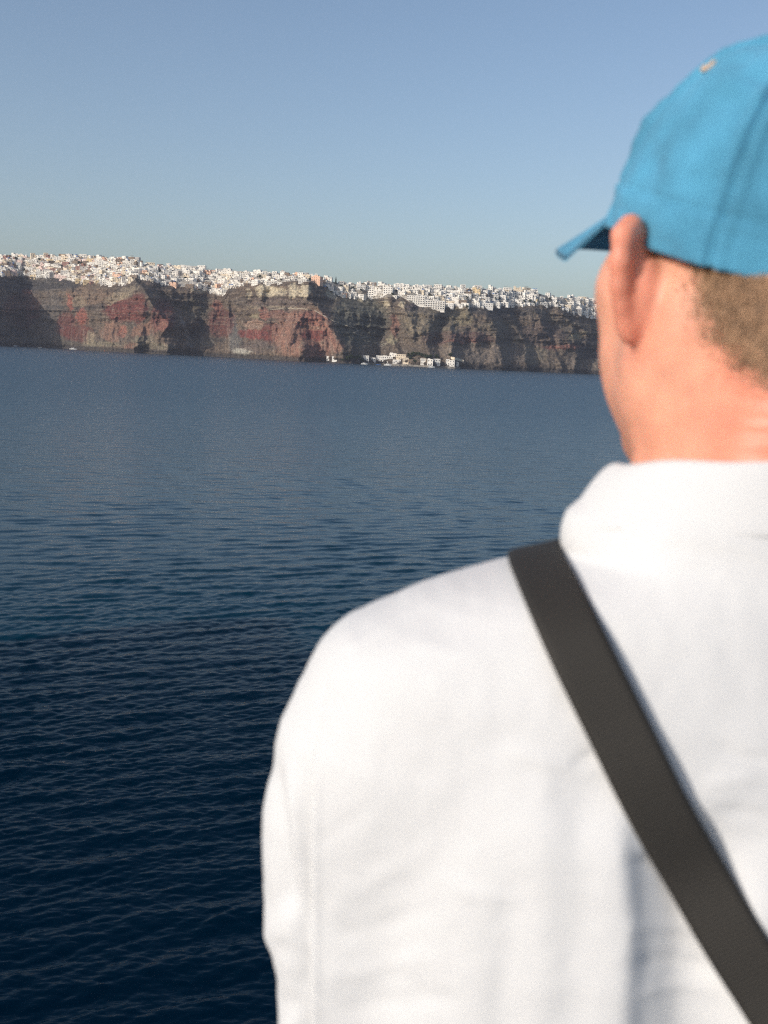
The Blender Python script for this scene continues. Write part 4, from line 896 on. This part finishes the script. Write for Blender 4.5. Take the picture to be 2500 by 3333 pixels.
def folds(V, N):
    x, y = to_px(V); back = sstep(.58, .52, V[:, 1]); D = np.zeros(len(V))
    def ridge(pts, wl, wr, amp, y0, y1, soft=160):              # a crease along photo points, its left and right flank widths
        a = np.array(pts, float); xr = np.interp(y, a[:, 1], a[:, 0]); d = x - xr
        g = np.where(d < 0, np.exp(-(d / wl) ** 2), np.exp(-(d / wr) ** 2)); return amp * g * sstep(y0 - soft, y0 + soft, y) * sstep(y1 + soft, y1 - soft, y)
    # loose cloth blousing over the left shoulder blade, hollow shaped to make the shaded patch
    D += ridge([(2000, 2450), (2010, 2700), (2035, 3000), (2020, 3400)], 330, 50, .0062, 2700, 3900, 130)
    D += ridge([(2190, 2450), (2205, 2700), (2235, 3000), (2245, 3400)], 120, 260, -.0095, 2690, 3900, 120)
    D += ridge([(2440, 2500), (2470, 3000), (2500, 3400)], 120, 160, .010, 2850, 3900, 150)
    D += ridge([(1780, 2350), (1760, 2700), (1700, 3333)], 170, 140, .0025, 2550, 3900)
    D += ridge([(1900, 2350), (1890, 2700), (1850, 3333)], 90, 90, -.0022, 2500, 3400)
    D += ridge([(1700, 2700), (1640, 3333)], 60, 90, -.0022, 2850, 3900); D += ridge([(1500, 2600), (1480, 3333)], 120, 120, .002, 2800, 3900)
    def line(x0, y0, x1, y1, wd, amp):                          # a short slanting wrinkle
        dx, dy = x1 - x0, y1 - y0; L = math.hypot(dx, dy); u = ((x - x0) * dx + (y - y0) * dy) / L; v = ((x - x0) * -dy + (y - y0) * dx) / L + 10 * vnoise(x / 90, y / 90)
        return amp * np.exp(-(v / wd) ** 2) * sstep(-.15 * L, .25 * L, u) * sstep(1.15 * L, .75 * L, u)
    for q in ((2040, 2790, 2260, 2860, 16, -.0030), (2060, 2740, 2200, 2800, 14, .0022), (2050, 3010, 2330, 3060, 18, .0026), (2060, 3130, 2330, 3190, 22, -.0028), (2080, 3230, 2330, 3260, 16, .002), (1950, 2450, 1860, 2500, 20, -.0018), (1640, 2440, 1940, 2520, 26, .0020),
              (1080, 2950, 1400, 2760, 34, .0010), (1060, 3060, 1420, 2960, 30, -.0010), (1040, 3180, 1400, 3120, 30, .0012), (1100, 3280, 1500, 3240, 30, -.0012), (1020, 2760, 1240, 2600, 26, -.0007), (1500, 2890, 1700, 2930, 20, .0012), (1600, 2160, 1300, 2100, 26, .001),
              (2330, 2440, 2500, 2480, 16, -.0018), (2300, 2540, 2480, 2540, 16, .0018), (2350, 2640, 2500, 2660, 16, -.0018), (1850, 1700, 2120, 1760, 22, -.0012), (2120, 1760, 2480, 1840, 26, -.0016), (1500, 1900, 1100, 2120, 14, .0010)):
        D += .65 * line(*q)
    D *= back
    # sleeve: long soft folds where the arm hangs
    sl = sstep(1010, 990, x) * sstep(2300, 2450, y)
    D += sl * (-.0042 * np.exp(-((x - (890 + (y - 2500) * .11)) / 30) ** 2) * sstep(2380, 2600, y) * sstep(3000, 2900, y) + .0022 * np.exp(-((x - (930 + (y - 2500) * .10)) / 22) ** 2) * sstep(2450, 2650, y) * sstep(3000, 2850, y))
    D += sl * .0009 * np.sin((y + .6 * (x - 900)) / 52.0 + 2 * vnoise(y / 130, x / 90)) * sstep(2850, 3000, y)
    sx = np.interp(y, [2150, 2330, 2500, 2700, 3333], [1075, 1035, 1010, 1000, 1000]); d = x - sx; vis = sstep(.63, .60, V[:, 1]) * sstep(1250, 1150, x)
    D += vis * (-.0055 * np.where(d < 0, np.exp(-(d / 42) ** 2), np.exp(-(d / 9) ** 2)) * sstep(2350, 2750, y) - .0010 * np.exp(-(d / 9) ** 2) * sstep(2120, 2300, y) + .0016 * np.exp(-((d - 24) / 15) ** 2) * sstep(2300, 2600, y))
    D += .0007 * fbm(V[:, 0] * 26, V[:, 2] * 18, 3) + .00025 * vnoise(V[:, 0] * 140, V[:, 2] * 120)
    return V + N * D[:, None]
SV = folds(SV, SN)
CLOTH = bpy.data.materials.new('white_shirt_cotton'); CLOTH.use_nodes = True
def cloth_nodes(m, rgb, rough, wsc, bstr, bdist, var=.04, sheen=.0, trans=0):
    n = m.node_tree.nodes; l = m.node_tree.links; p = n['Principled BSDF']; p.inputs['Roughness'].default_value = rough; p.inputs['Specular IOR Level'].default_value = .15
    tc = n.new('ShaderNodeTexCoord'); nz = n.new('ShaderNodeTexNoise'); nz.inputs['Scale'].default_value = 22; nz.inputs['Detail'].default_value = 6; l.new(tc.outputs['Object'], nz.inputs['Vector'])
    mr = n.new('ShaderNodeMapRange'); mr.inputs[1].default_value = .3; mr.inputs[2].default_value = .7; mr.inputs[3].default_value = 1 - var; mr.inputs[4].default_value = 1 + var; l.new(nz.outputs['Fac'], mr.inputs[0])
    mx = n.new('ShaderNodeMix'); mx.data_type = 'RGBA'; mx.blend_type = 'MULTIPLY'; mx.inputs[0].default_value = 1; mx.inputs[6].default_value = (*rgb, 1); l.new(mr.outputs[0], mx.inputs[7]); l.new(mx.outputs[2], p.inputs['Base Color'])
    a = n.new('ShaderNodeTexWave'); a.bands_direction = 'X'; a.inputs['Scale'].default_value = wsc; b = n.new('ShaderNodeTexWave'); b.bands_direction = 'Z'; b.inputs['Scale'].default_value = wsc
    l.new(tc.outputs['Object'], a.inputs['Vector']); l.new(tc.outputs['Object'], b.inputs['Vector']); ad = n.new('ShaderNodeMath'); l.new(a.outputs['Fac'], ad.inputs[0]); l.new(b.outputs['Fac'], ad.inputs[1])
    bp = n.new('ShaderNodeBump'); bp.inputs['Strength'].default_value = bstr; bp.inputs['Distance'].default_value = bdist; l.new(ad.outputs[0], bp.inputs['Height']); l.new(bp.outputs[0], p.inputs['Normal'])
    p.inputs['Sheen Weight'].default_value = sheen
cloth_nodes(CLOTH, (.648, .652, .658), .85, 400, .2, .0002, .02)
shirt_me = np_mesh('shirt', SV, SQ); shirt = link('shirt', shirt_me, CLOTH, person)
# ---- collar: a folded band round the neck
def build_collar():
    n = 120; prof = []                                # (half width, half depth, drop) from inside the neck over the fold to the leaf's edge
    for hw, dp, z in ((.068, .060, -.085), (.068, .060, -.060), (.0695, .063, -.047), (.073, .066, -.0425), (.0785, .0690, -.0445), (.086, .0720, -.0545), (.0925, .0745, -.066), (.0975, .0772, -.0765), (.0972, .0766, -.0785), (.093, .073, -.076)): prof.append((hw, dp, z))
    V = []
    for hw, dp, z in prof:
        for k in range(n):
            th = 2 * math.pi * k / n; c, s = math.cos(th), math.sin(th)
            fr = sstep(-.15, .8, s)                     # lower towards the throat
            lift = .0012 * math.sin(3 * th + 1) + .0008 * math.sin(7 * th)
            V.append((XC + .003 + hw * c, .582 + dp * s * (1.0 if s < 0 else .92) , CAM_Z + z + lift - .022 * float(fr) + (.003 * (1 - abs(c)) if s < 0 else 0) - .004 * abs(c) ** 4))
    m = len(prof); F = [(i * n + k, i * n + (k + 1) % n, (i + 1) * n + (k + 1) % n, (i + 1) * n + k) for i in range(m - 1) for k in range(n)]
    o = link('collar', np_mesh('collar', V, np.array(F)), CLOTH, shirt)
    sd = o.modifiers.new('s', 'SUBSURF'); sd.levels = 2; sd.render_levels = 2
    return o
build_collar()
# ---- trousers and shoes, below the picture
def build_trousers():
    t = lambda x, y, z: np.array([XC + x, y, CAM_Z + z])
    T = Field(np.arange(XC - .26, XC + .26, .007), np.arange(.42, .80, .007), np.arange(DECK + .03, CAM_Z - .56, .007))
    T.chain([t(0, .60, -.60), t(0, .60, -.72)], [.125, .12], .05)
    for l in (-1, 1): T.chain([t(.06 * l, .60, -.70), t(.095 * l, .61, -1.12), t(.105 * l, .60, -1.52)], [.112, .082, .072], .03)
    V, Q = surface_nets(T.F, T.x, T.y, T.z); link('trousers', np_mesh('trousers', smooth(V, Q, 4), Q), mat('navy_cotton', (.03, .04, .07), .9, .1, .15, 30), person)
    for l in (-1, 1):
        S = Field(np.arange(XC + l * .115 - .07, XC + l * .115 + .07, .005), np.arange(.52, .80, .005), np.arange(DECK - .004, DECK + .12, .005))
        S.chain([t(.107 * l, .565, -1.57), t(.115 * l, .73, -1.585)], [.048, .040], .02); S.ell(t(.107 * l, .585, -1.53), (.045, .05, .05), k=.03)
        V, Q = surface_nets(S.F, S.x, S.y, S.z); V[:, 2] = np.maximum(V[:, 2], DECK + .002); link('shoe', np_mesh('shoe', V, Q), mat('white_shoe', (.6, .6, .58), .7, .2, .1, 30), person)
build_trousers()
# ---- cap
CAPM = bpy.data.materials.new('blue_cap_cotton'); CAPM.use_nodes = True; cloth_nodes(CAPM, (.074, .275, .430), .9, 260, .35, .0004, .26, .15)
CT = math.radians(16.0)
CF = math.cos(CT) * HF + math.sin(CT) * HU; CU = math.cos(CT) * HU - math.sin(CT) * HF; CL = HL
CAPC = hd(.004, -.001, .0195)
def cp(f, l, u): return CAPC + f * CF + l * CL + u * CU
RF, RL, CH = .1015, .0830, .1075
def dome(th, v):                                      # th 0 front, 90 left; v 0 hem .. 1 button
    a = v * math.pi / 2; r = np.cos(a) ** .80; h = np.sin(a) ** 1.0
    bulge = 1 + .018 * np.sin(np.pi * np.clip(v * 1.15, 0, 1))
    return RF * r * bulge * np.cos(th) * np.where(np.cos(th) > 0, 1.02, .98), RL * r * bulge * np.sin(th), CH * h
def build_cap():
    nt, nv = 240, 76
    th = np.linspace(0, 2 * np.pi, nt, endpoint=False)[None, :]; v = np.linspace(0, .992, nv)[:, None]
    f, l, u = dome(th + 0 * v, v + 0 * th); f, l, u = f.copy(), l.copy(), u.copy()
    nrm = np.stack([f / RF ** 2, l / RL ** 2, u / CH ** 2], -1); nrm /= np.linalg.norm(nrm, axis=-1)[..., None]
    seam = np.cos(3 * (th - math.radians(0)))          # six panels
    sd = np.abs((((th / (np.pi / 3)) + .5) % 1) - .5) * (np.pi / 3) * .09 * np.cos(v * np.pi / 2)
    g = .0028 * np.exp(-((sd - .0038) / .0020) ** 2) - .0032 * np.exp(-(sd / .0014) ** 2)
    pk = np.exp(-(sd / .012) ** 2) * vnoise(v * 26 + 0 * th, th * 3 + 0 * v) * .0006 * np.sin(np.pi * np.clip(v * 1.1, 0, 1))
    wr = .0019 * fbm(th * 4 + 0 * v, v * 8 + 0 * th, 3, 2.0) + .0018 * vnoise(th * 2.2 + 3, v * 15 + th * 1.6) * (1 - v) + .0010 * vnoise(th * 5, v * 4 + 0 * th) * v
    hem = .0012 * sstep(.14, .13, v) - .0012 * np.exp(-((v - .145) / .008) ** 2)
    P = np.stack([f, l, u], -1) + nrm * (g + pk + wr + hem)[..., None]
    flat = P[..., 0:1] * CF + P[..., 1:2] * CL + P[..., 2:3] * CU + CAPC
    inn = (P - nrm * .0022)[:1]; inn = inn[..., 0:1] * CF + inn[..., 1:2] * CL + inn[..., 2:3] * CU + CAPC
    inn2 = np.stack([f[:1] * .965, l[:1] * .955, u[:1] + .020], -1); inn2 = inn2[..., 0:1] * CF + inn2[..., 1:2] * CL + inn2[..., 2:3] * CU + CAPC
    V = np.concatenate([inn2, inn, flat]).reshape(-1, 3); R = nv + 2
    i = np.arange(R * nt).reshape(R, nt); j = np.roll(i, -1, 1); F = np.stack([i[:-1], j[:-1], j[1:], i[1:]], -1).reshape(-1, 4)
    cap = link('cap', np_mesh('cap', V, F), CAPM, person)
    cap['label'] = 'bright blue six panel cotton cap'
    # seams: a raised double stitched tape over every panel joint
    # visor
    ns, nt2 = 60, 16; S = np.linspace(-1, 1, ns)[:, None]; T = np.linspace(0, 1, nt2)[None, :]
    a = S * math.radians(66); f0, l0, u0 = dome(a + 0 * T, 0 * T + .02 + 0 * a)
    Lv = .070 * (1 - .37 * np.abs(S) ** 3.0) * (1 - (np.abs(S) > .985) * .0)
    f1 = f0 + T * Lv; l1 = l0 * (1 + .02 * T); u1 = u0 - .002 + .009 * S ** 2 - T * (.0335 + .0025 * S ** 2)
    top = np.stack([f1, l1, u1], -1); bot = top - np.array([0, 0, .0022]); V = np.concatenate([top.reshape(-1, 3), bot.reshape(-1, 3)]); V = V[:, :1] * CF + V[:, 1:2] * CL + V[:, 2:3] * CU + CAPC
    q = grid_faces(ns, nt2); N = ns * nt2; F = [tuple(x) for x in q] + [tuple(x[::-1] + N) for x in q]
    i = np.arange(N).reshape(ns, nt2); rim = list(i[:, 0]) + list(i[-1, 1:]) + list(i[::-1, -1][1:]) + list(i[0, ::-1][1:-1])
    F += [(rim[k], rim[k - 1], rim[k - 1] + N, rim[k] + N) for k in range(len(rim))]
    me = bpy.data.meshes.new('visor'); me.from_pydata([tuple(v) for v in V], [], [tuple(map(int, x)) for x in F]); me.update(); me.polygons.foreach_set('use_smooth', np.ones(len(F), bool)); o = link('visor', me, CAPM, cap)
    # button and eyelets
    q = MB(); q.lathe([(.0075, -.002), (.0078, .001), (.006, .0035), (.0001, .0045)], 16); b = q.build('button', CAPM, cap, True)
    b.matrix_world = Matrix(((CF[0], CL[0], CU[0], 0), (CF[1], CL[1], CU[1], 0), (CF[2], CL[2], CU[2], 0), (0, 0, 0, 1))); b.location = tuple(cp(0, 0, CH + .0005))
    EY = mat('tan_stitching', (.50, .36, .26), .8, .2, .1, 200)
    for k in range(6):
        t0 = math.radians(7) + k * math.pi / 3; vv = .61
        p0 = np.array([float(c) for c in dome(np.array(t0), np.array(vv))]); pa = np.array([float(c) for c in dome(np.array(t0 + .02), np.array(vv))]); pb = np.array([float(c) for c in dome(np.array(t0), np.array(vv + .02))])
        W3 = np.stack([CF, CL, CU], 1); A = W3 @ (pa - p0); A /= np.linalg.norm(A); Bv = W3 @ (pb - p0); Bv -= A * (A @ Bv); Bv /= np.linalg.norm(Bv); Nn = np.cross(A, Bv)
        if Nn @ (W3 @ p0) < 0: Nn = -Nn; A = -A
        q = MB(); m = 16; ring = []
        prof = [(.0012, -.0012), (.0014, .0004), (.0028, .0010), (.0042, .0006), (.0045, -.0008)]
        q.lathe(prof, m); e = q.build('eyelet', EY, cap, True)
        e.matrix_world = Matrix(((A[0], Bv[0], Nn[0], 0), (A[1], Bv[1], Nn[1], 0), (A[2], Bv[2], Nn[2], 0), (0, 0, 0, 1))); e.location = tuple(W3 @ p0 + CAPC + Nn * .0006)
    return cap
build_cap()
# ---- bag strap over the left shoulder, across the back
def build_strap():
    T = BVHTree.FromPolygons([tuple(v) for v in SV], [tuple(map(int, f)) for f in SQ])
    pts = [(1733, 1803, 134), (1790, 1925, 128), (1880, 2110, 119), (1965, 2280, 116), (2055, 2450, 113), (2150, 2630, 111), (2245, 2810, 110), (2360, 3010, 112), (2480, 3190, 114), (2600, 3380, 116)]
    a = np.array(pts, float); s = np.linspace(0, 1, 90); par = np.linspace(0, 1, len(a)); cx = np.interp(s, par, a[:, 0]); cy = np.interp(s, par, a[:, 1])
    k = np.hanning(9); k /= k.sum(); cx = np.convolve(np.pad(cx, 4, mode='reflect', reflect_type='odd'), k, 'valid'); cy = np.convolve(np.pad(cy, 4, mode='reflect', reflect_type='odd'), k, 'valid')
    C, N = [], []
    for x, y in zip(cx, cy):
        d = Vector(px_dir(x, y)).normalized(); h = T.ray_cast(Vector(CAM), d, 3)
        if h[0] is None: h = T.find_nearest(Vector(px_at_y(x, y, .56)))
        C.append(np.array(h[0])); N.append(np.array(h[1]))
    C, N = np.array(C), np.array(N)
    # on over the shoulder, down the chest, and round under the right arm to close the loop
    top, bot = C[0], C[-1]
    front = [top + np.array([.004, .03, .012]), np.array([XC - .085, .66, CAM_Z - .12]), np.array([XC - .06, .715, CAM_Z - .22]), np.array([XC + .03, .735, CAM_Z - .36]), np.array([XC + .13, .70, CAM_Z - .50]), np.array([XC + .20, .64, CAM_Z - .58]), np.array([XC + .20, .56, CAM_Z - .60]), np.array([XC + .13, .49, CAM_Z - .575])]
    fs = []
    for i in range(len(front) - 1):
        for q in np.linspace(0, 1, 8, endpoint=False): fs.append(front[i] * (1 - q) + front[i + 1] * q)
    fs.append(front[-1]); fc, fn = [], []
    for p in fs:
        h = T.find_nearest(Vector(p)); fc.append(np.array(h[0])); fn.append(np.array(h[1]))
    ss = np.linspace(-1, 1, len(C)); C2 = np.stack([np.polyval(np.polyfit(ss, C[:, c], 4), ss) for c in range(3)], -1); C = C2; N = np.stack([np.polyval(np.polyfit(ss, N[:, c], 2), ss) for c in range(3)], -1); N /= np.linalg.norm(N, axis=1)[:, None]
    full = np.concatenate([C, np.array(fc)[::-1]]); fnn = np.concatenate([N, np.array(fn)[::-1]])
    def sm(A, w):
        k = np.hanning(w); k /= k.sum(); return np.stack([np.convolve(np.concatenate([A[-(w // 2):, c], A[:, c], A[:w // 2, c]]), k, 'valid') for c in range(3)], -1)
    full = sm(full, 9); fnn = sm(fnn, 17); fnn /= np.linalg.norm(fnn, axis=1)[:, None]
    t = np.roll(full, -1, 0) - np.roll(full, 1, 0); t /= np.linalg.norm(t, axis=1)[:, None]; side = np.cross(t, fnn); side /= np.linalg.norm(side, axis=1)[:, None]
    hw = .0140; V = []; nw = 9; m = len(full); cr = np.linspace(-1, 1, nw)
    LIFT = []
    for i in range(m):
        row = []
        for c in cr:
            p = full[i] + side[i] * hw * c; h = T.find_nearest(Vector(p)); row.append(float((np.array(h[0]) - p) @ fnn[i]))
        LIFT.append(min(max(0.0, max(row)), .012))
    LIFT = np.array(LIFT); LIFT = np.max([np.roll(LIFT, k) for k in range(-4, 5)], 0); kk = np.hanning(19); kk /= kk.sum(); LIFT = np.convolve(np.concatenate([LIFT[-9:], LIFT, LIFT[:9]]), kk, 'valid') + .0004
    for i in range(m):
        row = []
        for c in cr:
            p = full[i] + side[i] * hw * c; h = T.find_nearest(Vector(p)); g = float((np.array(h[0]) - p) @ fnn[i]); row.append(g)
        lift = LIFT[i]
        for layer in (.0024, 0.0):
            for c in cr: V.append(full[i] + side[i] * hw * c + fnn[i] * (lift + layer - .0004 * (abs(c) > .95)))
    F = []; r = 2 * nw
    for i in range(m):
        j = (i + 1) % m
        loop = list(range(nw)) + list(range(2 * nw - 1, nw - 1, -1))
        for q in range(len(loop)): F.append((i * r + loop[q], i * r + loop[(q + 1) % len(loop)], j * r + loop[(q + 1) % len(loop)], j * r + loop[q]))
    me = np_mesh('bag_strap', V, np.array(F))
    uv = me.uv_layers.new(name='UV'); li = np.zeros(len(me.loops), np.int32); me.loops.foreach_get('vertex_index', li)
    ln = np.concatenate([[0], np.cumsum(np.linalg.norm(np.diff(full, axis=0), axis=1))]); uvd = np.stack([(li % nw) / (nw - 1) * .028, ln[np.minimum(li // r, m - 1)]], -1); uv.data.foreach_set('uv', uvd.astype(np.float32).ravel())
    mt = bpy.data.materials.new('black_webbing'); mt.use_nodes = True; n = mt.node_tree.nodes; l = mt.node_tree.links; p = n['Principled BSDF']; p.inputs['Base Color'].default_value = (.0175, .0155, .0130, 1); p.inputs['Roughness'].default_value = .75; p.inputs['Specular IOR Level'].default_value = .5
    un = n.new('ShaderNodeUVMap'); w = n.new('ShaderNodeTexWave'); w.bands_direction = 'Y'; w.inputs['Scale'].default_value = 170; w.inputs['Distortion'].default_value = .6; w.inputs['Detail'].default_value = 2; l.new(un.outputs[0], w.inputs['Vector'])
    w2 = n.new('ShaderNodeTexWave'); w2.bands_direction = 'X'; w2.inputs['Scale'].default_value = 60; l.new(un.outputs[0], w2.inputs['Vector']); ad = n.new('ShaderNodeMath'); l.new(w.outputs['Fac'], ad.inputs[0]); ad.inputs[1].default_value = 0
    bp = n.new('ShaderNodeBump'); bp.inputs['Strength'].default_value = .45; bp.inputs['Distance'].default_value = .0004; l.new(ad.outputs[0], bp.inputs['Height']); l.new(bp.outputs[0], p.inputs['Normal'])
    o = link('bag_strap', me, mt); tag(o, "black webbing strap slung across the man's white shirt", 'strap')
build_strap()
# ---- the ship's deck he stands on, with added boxes that shade the water
q = MB(); q.box(-80, 30, -14, 1.25, DECK - .15, DECK); q.box(-80, 30, 1.0, 1.25, -1.0, DECK - .15)
_r = random.Random(8)
q.box(-12.99, -4, -5, .98, DECK - .02, 14.7)  # unseen block added to close a lit gap on the near water
for _i in range(34):                                  # uneven unseen boxes, added to break up the shadow edge on the sea
    _x = -13 - 2 * _i; q.box(_x - 2, _x, -5 + .01 * (_i % 2), 1.0 - .01 * (_i % 2), DECK, 15.4 + .62 * _i + _r.uniform(-1.6, 2.4) * min(1, _i / 4))       # stand-in upper decks, added to shade the near water
tag(q.build('ship_deck_and_shade_boxes', mat('painted_deck', (.45, .46, .46), .7, .3, .1, 3)), kind='structure')
# ------------------------------------------------------------------ haze over the water
q = MB(); q.box(-4200, 4200, -60, 5200, -8.0, 260)
hz = bpy.data.materials.new('haze_air'); hz.use_nodes = True; n = hz.node_tree.nodes; l = hz.node_tree.links; n.clear()
ho = n.new('ShaderNodeOutputMaterial'); pv = n.new('ShaderNodeVolumePrincipled'); pv.inputs['Color'].default_value = (.70, .74, .90, 1); pv.inputs['Density'].default_value = .00008; pv.inputs['Anisotropy'].default_value = .2
l.new(pv.outputs[0], ho.inputs['Volume'])
tag(q.build('haze', hz), kind='stuff')
